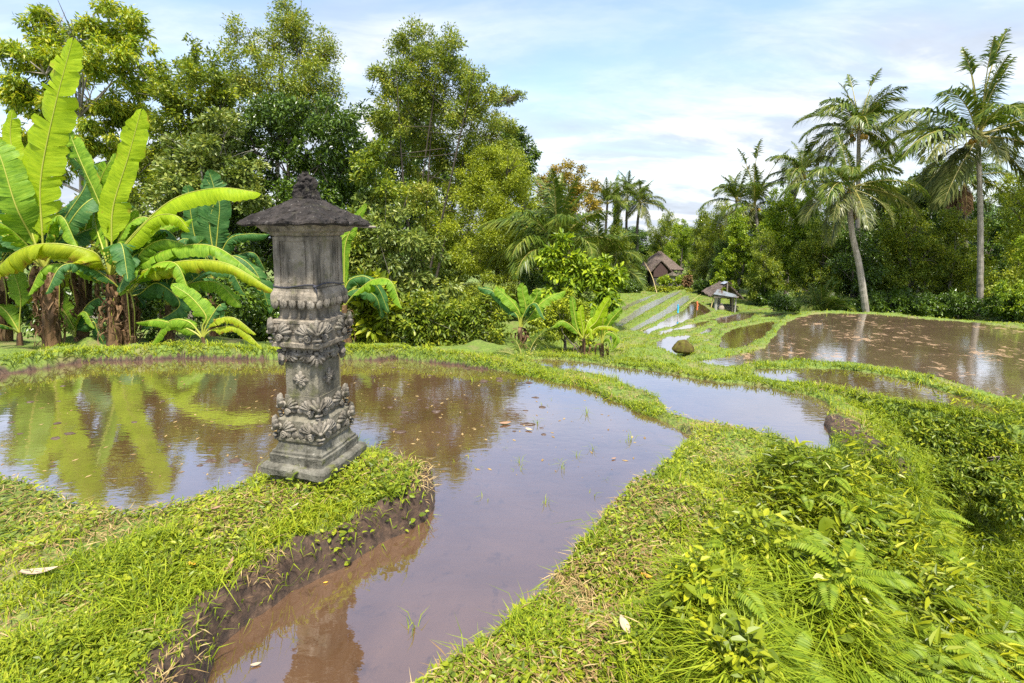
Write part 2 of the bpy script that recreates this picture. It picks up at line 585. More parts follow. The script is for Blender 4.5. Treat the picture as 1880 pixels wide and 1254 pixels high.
# ------------------------------------------------------------------ terrain levels and ponds
PONDS = {}
def pond(name, level, pts, bh, lip, wd, m='water'):
    P = np.array([atz(p[0], p[1], level + (p[2] if len(p) > 2 else 0))[:2] for p in pts])
    P = np.vstack([P, P[:1]])
    Q = []
    for i in range(len(P) - 1):
        a, b = P[i], P[i + 1]
        p0 = P[i - 1] if i else P[-2]
        p3 = P[i + 2] if i + 2 < len(P) else P[1]
        for s in np.linspace(0, 1, 6, endpoint=False):
            # centripetal-ish smoothing kept tight
            ta, tb = (b - p0) * 0.35, (p3 - a) * 0.35
            h00 = 2 * s ** 3 - 3 * s ** 2 + 1; h10 = s ** 3 - 2 * s ** 2 + s
            h01 = -2 * s ** 3 + 3 * s ** 2; h11 = s ** 3 - s ** 2
            L = np.linalg.norm(b - a)
            ta = ta / max(np.linalg.norm(ta), 1e-6) * min(np.linalg.norm(ta), L)
            tb = tb / max(np.linalg.norm(tb), 1e-6) * min(np.linalg.norm(tb), L)
            Q.append(h00 * a + h10 * ta + h01 * b + h11 * tb)
    PONDS[name] = dict(z=level, P=np.array(Q), bh=bh, lip=lip, wd=wd, m=m)

G = 0.2
pond('main', 0.0, [(0, 690), (150, 667), (300, 662), (500, 661), (640, 661), (760, 663), (860, 676), (980, 694), (1060, 713), (1130, 741),
     (1200, 771), (1266, 806), (1225, 835, .1), (1140, 890, G), (1080, 950, G), (1020, 1010, G), (960, 1070, G), (900, 1125, G), (820, 1180, G),
     (700, 1250, G), (640, 1330, .1), (375, 1330), (397, 1254), (432, 1188), (520, 1108), (640, 1048), (740, 988), (790, 950), (806, 915),
     (798, 885, .05), (772, 852, .15), (735, 830, G), (690, 806, G), (640, 797, G), (590, 815, G), (540, 842, G), (480, 870, G), (400, 894, G), (300, 921, G),
     (230, 926, G), (150, 906, G), (50, 868, G), (-60, 845, G), (-400, 800, G), (-620, 740), (-300, 702), (-100, 695)], 0.20, 0.10, 0.45)
pond('channel', -0.02, [(975, 659), (1060, 664), (1150, 676), (1240, 689), (1340, 704), (1430, 717), (1500, 730), (1518, 748), (1516, 780), (1519, 826),
     (1490, 818, .06), (1440, 796, .07), (1380, 781, .07), (1300, 766, .07), (1240, 757, .07), (1222, 737, .07), (1185, 709, .07), (1130, 690, .07), (1060, 674, .06), (1000, 665, .06)], 0.05, 0.06, 0.25)
pond('narrow', -0.10, [(1395, 679), (1450, 676), (1520, 677), (1600, 686), (1680, 701), (1750, 723), (1800, 739), (1862, 760), (1840, 762, .05), (1760, 748, .05), (1680, 735, .05),
     (1600, 718, .05), (1520, 703, .05), (1440, 692, .05), (1395, 685, .05)], 0.05, 0.06, 0.25)
pond('broad', -1.6, [(1270, 668), (1340, 655), (1400, 640), (1428, 612), (1450, 589), (1500, 576), (1600, 576), (1700, 585), (1800, 593), (1880, 603), (2100, 625), (2300, 700), (2100, 775, .0),
     (1880, 740, .0), (1800, 716, .0), (1700, 688, .0), (1620, 673, .0), (1540, 664, .0), (1440, 661, .0), (1390, 669, .0), (1330, 673, .0)], 0.05, 0.08, 0.4, 'water_scum')
pond('bay', -1.9, [(1328, 641), (1326, 622), (1345, 606), (1382, 597), (1420, 590), (1408, 612), (1396, 627), (1362, 637)], 0.05, 0.08, 0.35)
pond('pool', -2.1, [(1200, 664), (1210, 645), (1206, 627), (1228, 619), (1264, 616), (1257, 630), (1246, 642), (1240, 662)], 0.05, 0.08, 0.35)
pond('sliver', -2.3, [(1238, 605), (1262, 597), (1300, 589), (1292, 597), (1258, 605)], 0.04, 0.06, 0.3)
pond('puddle', -2.2, [(1283, 613), (1303, 602), (1300, 609)], 0.03, 0.05, 0.3)
pond('puddle', -2.15, [(1286, 628), (1308, 621), (1306, 629), (1292, 632)], 0.03, 0.05, 0.3)
PONDS['puddle_b'] = PONDS.pop('puddle')
pond('puddle', -2.2, [(1281, 614), (1304, 602), (1301, 610)], 0.03, 0.05, 0.3)
pond('long', -2.7, [(1165, 617), (1200, 600), (1228, 584), (1256, 570), (1274, 553), (1303, 571), (1266, 586), (1222, 603), (1185, 617)], 0.03, 0.05, 0.3)
pond('mud_bed', -2.55, [(1288, 592), (1318, 583), (1358, 576), (1386, 574), (1378, 583), (1334, 593)], 0.03, 0.05, 0.3, 'water_scum')
pond('mud_corner', -2.35, [(1396, 582), (1420, 576), (1446, 574), (1430, 581)], 0.03, 0.05, 0.3, 'water_scum')
pond('notch', -2.45, [(1240, 618 - 8), (1222, 612), (1206, 616), (1214, 608), (1232, 603)], 0.03, 0.05, 0.3)
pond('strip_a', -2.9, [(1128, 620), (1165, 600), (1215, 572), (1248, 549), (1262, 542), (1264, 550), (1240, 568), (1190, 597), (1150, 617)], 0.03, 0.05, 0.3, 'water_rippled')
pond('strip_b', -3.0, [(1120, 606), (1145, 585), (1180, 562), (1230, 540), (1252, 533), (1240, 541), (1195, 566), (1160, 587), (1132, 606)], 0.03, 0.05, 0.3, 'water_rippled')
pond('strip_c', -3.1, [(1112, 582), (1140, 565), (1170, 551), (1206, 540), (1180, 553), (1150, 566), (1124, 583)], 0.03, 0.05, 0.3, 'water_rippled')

CTL = []
def cp(px, py, z):
    q = atz(px, py, z)
    CTL.append((q[0], q[1], z))
for a in [(100, 1000, .30), (300, 1000, .32), (500, 950, .32), (300, 1200, .30), (50, 1200, .30), (650, 880, .33), (740, 865, .28), (585, 855, .33), (0, 900, .24), (250, 960, .25), (420, 930, .27),
          (1120, 980, .26), (1000, 1150, .26), (900, 1240, .26), (1250, 900, .28), (1300, 1100, .36), (1440, 850, .22), (1400, 1000, .38), (1540, 880, .25), (1540, 1100, .32), (1350, 1240, .34), (1180, 1150, .28), (1640, 820, .1),
          (1640, 960, .12), (1650, 1080, .02), (1660, 1240, 0.0), (1760, 1000, -.95), (1770, 1200, -1.0), (1870, 1200, -1.25), (1860, 1000, -1.15), (1860, 900, -1.1), (1760, 900, -.85), (1800, 1100, -1.1), (1700, 830, -.25),
          (1850, 785, -.16), (1740, 765, -.14), (1620, 735, -.1), (1560, 790, .08), (1555, 740, .05),
          (0, 660, .22), (300, 645, .2), (640, 648, .18), (900, 668, .05), (1100, 702, .05), (1220, 750, .1), (1350, 790, .12),
          (1000, 650, .02), (1200, 672, .0), (1400, 705, -.06), (1180, 640, -1.0), (1150, 620, -2.3),
          (1325, 573, -3.05), (1222, 527, -3.5), (1500, 573, -1.56), (1700, 583, -1.56), (1880, 600, -1.56), (1430, 592, -1.75), (1300, 620, -2.0), (1260, 640, -1.9), (1280, 650, -1.8), (1300, 640, -1.9)]:
    cp(*a)
CTL += [(-9, 10.5, -.72), (-5, 10.5, -.74), (-2, 10.5, -.74), (-12, 12.5, -1.12), (-8, 12.5, -1.14), (-4, 12.5, -1.15), (-1, 13, -1.3), (0, 11.5, -.95), (-14, 12, -1.0), (-14, 18, -2.3), (-5, 17, -2.3), (-20, 28, -3.5), (-8, 28, -3.5), (-26, 20, -2.5), (0, 18, -1.6), (3, 22, -2.6), (3, 26, -2.9), (11.4, 26, -3.0), (10.5, 24, -2.8), (12.3, 28, -3.2), (9.6, 22, -2.5), (13, 26, -3.0), (14, 28, -3.15), (15, 26, -2.7), (-9, 9.2, -.35), (-6, 9.1, -.4), (-3.5, 9.0, -.4), (-1, 9.2, -.5), (.3, 9.0, -.45), (1.2, 9.2, -.6), (-.4, 8.2, -.3), (.5, 8.2, -.35), (-1.2, 8.4, -.3), (-.8, 9.0, -.5), (8.7, 20, -2.2), (10, 21.5, -2.3), (8.7, 20.5, -2.5), (10, 23, -2.5), (11.5, 24.5, -2.4), (9.5, 26, -2.9), (12.5, 27.5, -2.8), (8.4, 22, -2.8), (-4, 26, -3.2), (12, 27, -2.9), (16, 22.5, -2.4), (19, 22, -2.3), (13.5, 22.5, -2.5), (23, 21.5, -2.2), (20, 25, -2.7), (28, 27, -2.6), (9, 34, -3.1), (14, 44, -3.4), (3, 36, -3.1),
        (0, 44, -3.3), (-10, 42, -4), (30, 60, -3), (-30, 40, -4), (0, 90, -7), (60, 90, -7), (-60, 90, -7), (150, 200, -10), (-150, 200, -10), (0, 300, -12), (0, 0, .3), (-3, .2, .3), (2, 0.2, .1), (4, .5, -1.2), (7, 2, -1.6), (9, 4, -1.6)]
def below(px, py, z0, drops):
    q = atz(px, py, z0)
    d = q[:2] / np.hypot(q[0], q[1])
    for (o_, z_) in drops:
        CTL.append((q[0] + d[0] * o_, q[1] + d[1] * o_, z_))
for px, py in [(1060, 664), (1120, 671), (1180, 680), (1240, 689), (1290, 696), (1340, 704), (1385, 708)]:
    below(px, py, -.02, [(.28, -.02), (.65, -.45), (1.2, -.85), (2.2, -1.2), (3.6, -1.6)])
for px, py in [(1420, 676), (1480, 675), (1540, 679), (1600, 686), (1680, 701), (1750, 723), (1810, 742)]:
    below(px, py, -.12, [(.22, -.10), (.6, -.55), (1.1, -.95), (2.0, -1.5)])
CTL = np.array(CTL)
CR = np.maximum(np.hypot(CTL[:, 0], CTL[:, 1]), 1.5)

def seg_dist(pts, P):
    """signed distance to closed polygon, positive inside"""
    A = P
    B = np.roll(P, -1, 0)
    d2 = np.full(len(pts), 1e9)
    ins = np.zeros(len(pts), bool)
    for a, b in zip(A, B):
        ab = b - a
        L = ab @ ab + 1e-12
        ap = pts - a
        t_ = np.clip((ap @ ab) / L, 0, 1)
        q = ap - t_[:, None] * ab
        d2 = np.minimum(d2, (q * q).sum(1))
        cond = (a[1] > pts[:, 1]) != (b[1] > pts[:, 1])
        if cond.any():
            xi = a[0] + (pts[:, 1] - a[1]) * ab[0] / (ab[1] if abs(ab[1]) > 1e-12 else 1e-12)
            ins ^= cond & (pts[:, 0] < xi)
    return np.sqrt(d2) * np.where(ins, 1, -1)

def sstep(a, b, x):
    t_ = np.clip((x - a) / (b - a), 0, 1)
    return t_ * t_ * (3 - 2 * t_)

def height_raw(xy):
    n = len(xy)
    base = np.zeros(n)
    wsum = np.zeros(n)
    for (x, y, z), r in zip(CTL, CR):
        d = np.hypot(xy[:, 0] - x, xy[:, 1] - y) / r
        wg = 1.0 / (d * d + 0.0012) ** 1.7
        base += wg * z
        wsum += wg
    base /= wsum
    r = np.hypot(xy[:, 0], xy[:, 1])
    ledge = np.full(n, 1e9)
    zl = np.zeros(n)
    lipw = np.full(n, .1)
    hb = np.zeros(n)
    ws = np.zeros(n)
    wm = np.zeros(n)
    wob = fbm(xy, 2.2, 3, 3) * 0.035 * np.clip(r / 4, .5, 2.5) + fbm(xy, 9.0, 3, 5) * 0.022
    for p_ in PONDS.values():
        mn, mxx = p_['P'].min(0) - 4 * p_['wd'], p_['P'].max(0) + 4 * p_['wd']
        k = np.where((xy[:, 0] > mn[0]) & (xy[:, 0] < mxx[0]) & (xy[:, 1] > mn[1]) & (xy[:, 1] < mxx[1]))[0]
        if not len(k):
            continue
        do = -seg_dist(xy[k], p_['P']) + wob[k]
        wg = np.exp(-(np.maximum(do, 0) / p_['wd']) ** 2)
        bh_ = p_['bh']
        if bh_ == 0.20:
            t_ = sstep(-1.0, .3, xy[k, 0]) * sstep(3.8, 4.8, xy[k, 1])
            bh_ = .20 * (1 - t_) + .06 * t_
        hb[k] += wg * (p_['z'] + bh_)
        ws[k] += wg
        wm[k] = np.maximum(wm[k], wg)
        nearer = do < ledge[k]
        kk = k[nearer]
        ledge[kk] = do[nearer]
        zl[kk] = p_['z']
        lipw[kk] = p_['lip']
    hbk = np.where(ws > 1e-6, hb / np.maximum(ws, 1e-6), 0)
    h = base * (1 - wm) + hbk * wm
    # keep land just above the neighbouring water line
    h = np.where(wm > .3, np.maximum(h, zl + 0.03), h)
    h += fbm(xy, 1.3, 3, 11) * 0.035 * sstep(0.1, 0.6, ledge) * np.clip(r / 4, .7, 3) + fbm(xy, 7, 3, 21) * 0.012
    lf = sstep(-0.03, 1.0, ledge / lipw)
    h = (zl - 0.10) * (1 - lf) + h * lf
    m = (1 - sstep(0.25, 0.70, ledge / lipw)) * (0.72 + .28 * sstep(-.4, .3, fbm(xy, 3.0, 2, 71)))
    return h, m, ledge

NR, NA = 960, 820
RR = np.concatenate([np.exp(np.linspace(math.log(0.5), math.log(45), NR - 40, endpoint=False)), np.exp(np.linspace(math.log(45), math.log(420), 40))])
AA = np.linspace(R(-80), R(80), NA)
rg, ag = np.meshgrid(RR, AA, indexing='ij')
GXY = np.stack([rg * np.sin(ag), rg * np.cos(ag)], -1).reshape(-1, 2)
HH, MUD, LEDGE = height_raw(GXY)
# heap of dug mud at the end of the channel
heap = atz(1556, 778, 0.08)
dh = np.hypot((GXY[:, 0] - heap[0]) / 0.25, (GXY[:, 1] - heap[1]) / 0.62)
hf = np.exp(-dh ** 2 * 1.1)
HH = HH + sstep(.02, .12, LEDGE) * hf * (0.05 + fbm(GXY, 9, 3, 8) * 0.035)
MUD = np.maximum(MUD, np.clip(hf * 1.9 + fbm(GXY, 8, 2, 18) * .5 - .2, 0, 1))
# bare cut face of the shrine bank towards the channel
cut = np.array([atz(px, py, 0)[:2] for px, py in [(375, 1330), (397, 1254), (432, 1188), (520, 1108), (640, 1048), (740, 988), (790, 950), (806, 915), (798, 885)]])
near_ = np.where((GXY[:, 1] < 4.5) & (GXY[:, 0] < .3) & (LEDGE > -.1) & (LEDGE < .5))[0]
dc = np.full(len(near_), 9.0)
for a, b in zip(cut[:-1], cut[1:]):
    t_ = np.clip(((GXY[near_] - a) @ (b - a)) / ((b - a) @ (b - a)), 0, 1)
    dc = np.minimum(dc, np.hypot(*(GXY[near_] - a - t_[:, None] * (b - a)).T))
wid = .15 + .09 * fbm(GXY[near_], 2.6, 3, 91)
MUD[near_] = np.maximum(MUD[near_], 1.15 * (1 - sstep(wid * .8, wid * 1.5, dc)))
HH[near_] += fbm(GXY[near_], 18, 3, 92) * .022 * (1 - sstep(wid, wid * 1.5, dc)) * sstep(.0, .06, LEDGE[near_])
HH2 = HH.reshape(NR, NA)
MU2 = MUD.reshape(NR, NA)
LE2 = LEDGE.reshape(NR, NA)

def sample(xy, which=None):
    xy = np.atleast_2d(np.asarray(xy, float))
    r = np.hypot(xy[:, 0], xy[:, 1])
    a = np.arctan2(xy[:, 0], xy[:, 1])
    fi = np.clip(np.interp(np.log(np.maximum(r, .5)), np.log(RR), np.arange(NR)), 0, NR - 1.001)
    fj = np.clip((a - AA[0]) / (AA[-1] - AA[0]) * (NA - 1), 0, NA - 1.001)
    i, j = fi.astype(int), fj.astype(int)
    u, v = fi - i, fj - j
    res = []
    for A in (HH2, MU2, LE2):
        res.append(A[i, j] * (1 - u) * (1 - v) + A[i + 1, j] * u * (1 - v) + A[i, j + 1] * (1 - u) * v + A[i + 1, j + 1] * u * v)
    return res

def gz(x, y):
    return float(sample([[x, y]])[0][0])

i_ = np.arange(NR - 1)[:, None] * NA
j_ = np.arange(NA - 1)[None, :]
TF = np.stack([i_ + j_, i_ + NA + j_, i_ + NA + j_ + 1, i_ + j_ + 1], -1).reshape(-1, 4)
ground = build('ground', [(np.c_[GXY, HH], TF, 0)], MT['earth'], smooth=True, attr={'mud': MUD})
tag(ground, kind='structure')

for nm, p_ in PONDS.items():
    P = p_['P']
    area = 0.5 * np.sum(P[:, 0] * np.roll(P[:, 1], -1) - np.roll(P[:, 0], -1) * P[:, 1])
    tg = np.roll(P, -1, 0) - np.roll(P, 1, 0)
    nn = nrm(np.c_[tg[:, 1], -tg[:, 0]]) * (1 if area > 0 else -1)
    Q = P + nn * (p_['lip'] * 0.75)
    V = np.c_[Q, np.full(len(Q), p_['z'])]
    if area < 0:
        V = V[::-1]
    o = build('pond_water', [(V, np.arange(len(V))[None, :], 0)], MT[p_['m']])
    tag(o, kind='structure')

# ------------------------------------------------------------------ leaves, crowns, trees
def leaf_quads(C, D, Nn, L, W, six=False, mat_i=0, curl=0.12):
    """C centres of leaf base, D directions, Nn normals, L lengths, W widths"""
    n = len(C)
    S = nrm(np.cross(D, Nn))
    Nn = np.cross(S, D)
    L = np.broadcast_to(L, (n,))[:, None]
    W = np.broadcast_to(W, (n,))[:, None]
    if six:
        pts = [C, C + D * L * .33 + S * W * .5 + Nn * W * .15, C + D * L * .72 + S * W * .36 + Nn * (W * .10 - L * curl * .5), C + D * L - Nn * L * curl,
               C + D * L * .72 - S * W * .36 + Nn * (W * .10 - L * curl * .5), C + D * L * .33 - S * W * .5 + Nn * W * .15]
        V = np.stack(pts, 1).reshape(-1, 3)
        b = np.arange(n)[:, None] * 6
        F = np.concatenate([b + np.array([[0, 1, 2, 3]]), b + np.array([[0, 3, 4, 5]])])
    else:
        pts = [C, C + D * L * .45 + S * W * .5, C + D * L - Nn * L * curl, C + D * L * .45 - S * W * .5]
        V = np.stack(pts, 1).reshape(-1, 3)
        F = np.arange(n)[:, None] * 4 + np.array([[0, 1, 2, 3]])
    return (V, F, mat_i)

def crown(lobes, nleaf, L, W, rg, droop=0.2, sub=14, subr=0.36, fill=0.25, six=False, up=0.6, flat=0.8):
    lobes = np.asarray(lobes, float)          # cx cy cz rx ry rz
    sub_c, sub_r = [], []
    for lb in lobes:
        c, r = lb[:3], lb[3:6]
        k = sub
        d = nrm(rg.normal(size=(k, 3)))
        rad = np.where(rg.random(k) < fill, rg.random(k) * .6, 0.62 + 0.42 * rg.random(k))
        sub_c.append(c + d * r * rad[:, None])
        sub_r.append((subr * (0.55 + 0.8 * rg.random(k)))[:, None] * r)
    sub_c = np.concatenate(sub_c)
    sub_r = np.concatenate(sub_r)
    pw = (sub_r.prod(1)) ** (2 / 3)
    pick = rg.choice(len(sub_c), nleaf, p=pw / pw.sum())
    d = nrm(rg.normal(size=(nleaf, 3)))
    rad = rg.random(nleaf) ** 0.45 * (1 + 0.18 * rg.normal(size=nleaf))
    C = sub_c[pick] + d * sub_r[pick] * rad[:, None] * np.array([1, 1, flat])
    cen = lobes[:, :3].mean(0)
    outw = nrm(C - cen)
    D = nrm(d * .7 + outw * .4 + rg.normal(size=(nleaf, 3)) * .65 + np.array([0, 0, -droop]))
    Nn = nrm(np.array([0, 0, up]) + d * .35 + rg.normal(size=(nleaf, 3)) * .45)
    s = 0.65 + 0.6 * rg.random(nleaf)
    return leaf_quads(C, D, Nn, L * s, W * s, six)

def limbs(base, lobes, r0, rg, stems=1, bend=.25, spread=.15, split=.45):
    """trunk(s) with limbs running out to the lobes of the crown"""
    ch = []
    base = np.asarray(base, float)
    lobes = np.asarray(lobes, float)
    top = lobes[:, :3].mean(0)
    zt = lobes[:, 2].max()
    zlow = (lobes[:, 2] - lobes[:, 5]).min()
    for s in range(stems):
        b = base + np.array([rg.normal() * spread, rg.normal() * spread, 0]) * (stems > 1)
        off = np.array([rg.normal(), rg.normal(), 0]) * spread * 3 * (stems > 1)
        tp = np.array([top[0], top[1], zt - (zt - base[2]) * .12]) + off
        mid = b * .5 + tp * .5 + np.array([rg.normal(), rg.normal(), 0]) * bend
        pth = bez([b + (0, 0, -.15), b * .75 + mid * .25 + np.array([rg.normal(), rg.normal(), 0]) * bend * .3, mid, tp], 16)
        rr = r0 * (1 - np.linspace(0, 1, 16) * .8) * (1 if stems == 1 else .7)
        rr[0] *= 1.35
        ch += tube(pth, rr, 8, rough=r0 * .12)
        for lb in lobes[s::stems]:
            k = int(np.clip(15 * (split + (rg.random() - .5) * .3), 3, 12))
            zi = np.searchsorted(pth[:, 2], lb[2] - lb[5] * 1.2)
            k = int(np.clip(zi, 4, 13))
            e = lb[:3] + rg.normal(size=3) * lb[3:6] * .25
            m1 = pth[k] * .5 + e * .5 + np.array([rg.normal() * .2, rg.normal() * .2, -.15 + rg.random() * .3]) * np.linalg.norm(e - pth[k]) * .5
            ch += tube(bez([pth[k], m1, e], 9), np.linspace(rr[k] * .55, r0 * .06, 9), 6)
            for q in range(5):
                dd = nrm(rg.normal(size=3) + np.array([0, 0, .3])) * lb[3:6] * .9
                st = m1 * .4 + e * .6
                ch += tube(bez([st, st * .5 + (e + dd) * .5 + rg.normal(size=3) * .08, e + dd], 6), np.linspace(r0 * .13, r0 * .03, 6), 4, cap=False)
    return ch

def px_lobes(lst, Y, rg, dep=0.9, jit=0.5):
    """lobes given by where they are seen; each gets its own depth, so the crown is as deep as it is wide"""
    o = []
    ys = np.array([l[2] for l in lst]) * pxm(Y)
    span = max(np.ptp([l[0] for l in lst]) * pxm(Y), 1.0)
    for l in lst:
        dy = (rg.random() - .5) * span * jit
        c = aty(l[0], l[1], Y + dy)
        rx = l[2] * pxm(Y + dy)
        rz = (l[3] if len(l) > 3 else l[2]) * pxm(Y + dy)
        o.append((c[0], c[1], c[2], rx, rx * dep, rz))
    return np.array(o)

def tree(name, label, cat, base_px, Y, lst, leaf, bark, nleaf, L, W, r0, seed, droop=.2, sub=14, subr=.36, stems=1, six=False, group=None, fill=.25, jit=.5, spread=.15, bend=.25):
    rg = np.random.default_rng(seed)
    k = 1.75 if group == GL else 1.0
    Y, L, W, r0, spread, bend = Y * k, L * (k ** .8), W * (k ** .8), r0 * k, spread * k, bend * k
    b = aty(base_px, 600, Y)
    base = np.array([b[0], b[1], gz(b[0], b[1])])
    lobes = px_lobes(lst, Y, rg, jit=jit)
    lobes[:, :3] -= base
    t_ = thing(name, label, cat, base, group=group)
    build('trunk', limbs((0, 0, 0), lobes, r0, rg, stems, spread=spread, bend=bend), MT[bark], t_, smooth=True)
    build('crown', [crown(lobes, nleaf, L, W, rg, droop, sub, subr, fill, six)], MT[leaf], t_)
    return t_

GL = 'trees of the grove behind the main pond'
tree('tall_tree', 'tallest airy tree at the far left with drooping light green leaves and open sky gaps', 'tree', 165, 17.0,
     [(165, 45, 55), (105, 60, 45), (215, 55, 42), (60, 110, 55, 45), (20, 140, 55, 45), (130, 120, 55, 45), (205, 120, 50, 42), (255, 110, 34), (280, 150, 36), (40, 185, 50, 40), (100, 190, 45, 38),
      (185, 195, 50, 40), (245, 205, 45, 40), (200, 270, 50), (130, 280, 48), (60, 300, 50), (250, 290, 45), (10, 260, 40)],
     'leaf_light', 'bark_pale', 46000, .19, .065, .20, 11, droop=.7, sub=12, subr=.34, fill=.12, group=GL)
tree('broadleaf_tree', 'bright green bushy tree with one thin spike on top, beside the tallest tree', 'tree', 350, 16.0,
     [(356, 100, 14, 34), (345, 140, 38), (390, 150, 42), (305, 175, 40), (360, 200, 50), (415, 210, 45), (310, 240, 50), (370, 270, 50), (290, 300, 45), (340, 330, 50)],
     'leaf_mid', 'bark', 26000, .15, .06, .14, 12, group=GL)
tree('broadleaf_tree', 'tall olive tree with reddish tips, rounded top rising behind the shrine', 'tree', 530, 19.0,
     [(530, 42, 38), (560, 75, 45), (505, 85, 42), (450, 70, 32), (465, 115, 45), (590, 110, 35), (550, 140, 60), (490, 165, 55), (600, 165, 35), (440, 165, 40), (560, 200, 55), (500, 230, 50)],
     'leaf_olive', 'bark', 38000, .13, .05, .17, 13, sub=20, subr=.38, group=GL)
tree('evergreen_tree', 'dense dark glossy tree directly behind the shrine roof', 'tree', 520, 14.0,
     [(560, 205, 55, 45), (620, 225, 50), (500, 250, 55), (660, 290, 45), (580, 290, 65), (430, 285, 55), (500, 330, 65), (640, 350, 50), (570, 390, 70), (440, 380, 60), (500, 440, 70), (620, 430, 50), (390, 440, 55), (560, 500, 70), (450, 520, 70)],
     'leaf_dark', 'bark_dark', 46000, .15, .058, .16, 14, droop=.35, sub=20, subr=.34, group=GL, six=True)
tree('evergreen_tree', 'pale speckled shrub tree low between the banana leaves and the dark tree', 'tree', 380, 13.0,
     [(400, 240, 45), (350, 290, 50), (420, 300, 50), (320, 350, 45), (380, 370, 55), (440, 350, 40), (300, 420, 45), (360, 450, 50)],
     'leaf_grey', 'bark_pale', 17000, .14, .07, .09, 15, group=GL, six=True)
tree('slender_tree', 'tall slender many stemmed tree with small olive leaves, right of the shrine', 'tree', 775, 16.0,
     [(760, 95, 40), (810, 95, 40), (715, 150, 36), (770, 160, 55), (840, 150, 45), (880, 170, 32), (925, 180, 24, 16), (955, 175, 12, 8), (720, 215, 38), (790, 225, 55), (860, 225, 45), (905, 235, 36), (705, 275, 24), (740, 300, 34), (810, 300, 42), (880, 300, 45), (935, 290, 30), (770, 370, 40), (850, 360, 40)],
     'leaf_olive', 'bark_dark', 85000, .105, .042, .085, 16, stems=6, sub=20, subr=.38, group=GL, fill=.15, spread=.32, bend=.2)
tree('fine_leaved_tree', 'dense yellow green fine leaved tree right of the slender stems', 'tree', 920, 15.0,
     [(900, 285, 45), (940, 310, 42), (885, 340, 50), (950, 365, 45), (900, 400, 70), (965, 430, 35), (860, 450, 55), (925, 470, 60), (970, 490, 26), (870, 530, 60), (935, 550, 50), (900, 600, 60)],
     'leaf_yellow', 'bark_dark', 85000, .085, .03, .10, 17, sub=22, subr=.30, group=GL)
tree('broadleaf_tree', 'small dark tree top showing behind the fine leaved tree, right edge of the grove', 'tree', 955, 19.0,
     [(935, 250, 30), (960, 270, 28), (965, 300, 26), (920, 290, 35)], 'leaf_dark', 'bark', 7000, .15, .06, .11, 18, group=GL, six=True)
tree('dome_tree', 'golden brown domed tree beyond the young coconut palms', 'tree', 1045, 36.0,
     [(1040, 320, 34, 28), (1010, 340, 28), (1070, 350, 32), (1085, 380, 20), (1040, 380, 40), (1060, 420, 35), (1010, 420, 35)], 'leaf_gold', 'bark', 16000, .2, .085, .25, 19, sub=20, subr=.3)
tree('cocoa_tree', 'lime leaved bushy tree behind the small bananas, left of the terraces', 'tree', 1040, 14.5,
     [(1030, 460, 28), (1020, 490, 32), (1060, 500, 34), (1080, 490, 22), (1050, 540, 34), (1020, 560, 32)], 'leaf_lime', 'bark', 5200, .20, .08, .06, 20, droop=.6, six=True)
tree('cocoa_tree', 'separate lime leaved sapling standing nearest the terrace strips', 'tree', 1112, 14.2,
     [(1115, 490, 18), (1130, 510, 18), (1105, 520, 22), (1120, 545, 20), (1100, 570, 24)], 'leaf_lime', 'bark', 3000, .20, .08, .05, 21, droop=.6, six=True)
# undergrowth of the grove
SH = 'shrubs under the grove'
for k, (px, Y, lst, lf, n, L, lab) in enumerate([
    (690, 11.6, [(680, 540, 40, 34), (655, 580, 36), (700, 590, 38), (670, 620, 36)], 'weed_dark', 2600, .24, 'low bright broad leaved shrub just right of the shrine column'),
    (730, 12.8, [(700, 400, 45), (740, 440, 50), (690, 470, 45), (770, 480, 45), (730, 520, 50), (790, 540, 45)], 'leaf_grey', 9000, .14, 'tangled grey green shrub among the slender tree stems'),
    (760, 11.8, [(740, 590, 45), (790, 600, 45), (830, 590, 40), (770, 560, 45), (820, 620, 30)], 'leaf_mid', 6000, .13, 'mid green shrub at the foot of the slender tree'),
    (880, 12.0, [(860, 600, 45), (900, 610, 40), (850, 630, 30), (890, 560, 40)], 'leaf_mid', 6000, .10, 'shrub at the foot of the fine leaved tree'),
    (660, 13.2, [(660, 430, 45), (700, 350, 40), (650, 480, 45), (680, 300, 40)], 'leaf_mid', 9000, .12, 'leggy shrub rising beside the right eave of the shrine roof'),
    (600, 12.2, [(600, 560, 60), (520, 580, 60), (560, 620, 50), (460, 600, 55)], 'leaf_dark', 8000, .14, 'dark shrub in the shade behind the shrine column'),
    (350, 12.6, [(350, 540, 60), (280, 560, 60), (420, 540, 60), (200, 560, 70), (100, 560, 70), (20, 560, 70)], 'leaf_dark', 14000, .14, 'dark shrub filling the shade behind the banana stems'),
    (1060, 13.4, [(1040, 590, 35), (1085, 600, 30), (1000, 600, 35), (1050, 560, 30)], 'leaf_yellow', 5000, .11, 'olive shrub between the two small banana clumps'),
]):
    rg = np.random.default_rng(100 + k)
    if px < 1000:
        Y, L = Y * 1.3, L * 1.25
    b = aty(px, 600, Y)
    base = np.array([b[0], b[1], gz(b[0], b[1])])
    lb = px_lobes(lst, Y, rg)
    lb[:, :3] -= base
    t_ = thing('shrub', lab, 'shrub', base, group=SH)
    build('stems', limbs((0, 0, 0), lb, .035, rg, 3, spread=.25), MT['bark'], t_, smooth=True)
    build('foliage', [crown(lb, n, L, L * .42, rg, .4, 16, .36, .3, True)], MT[lf], t_)

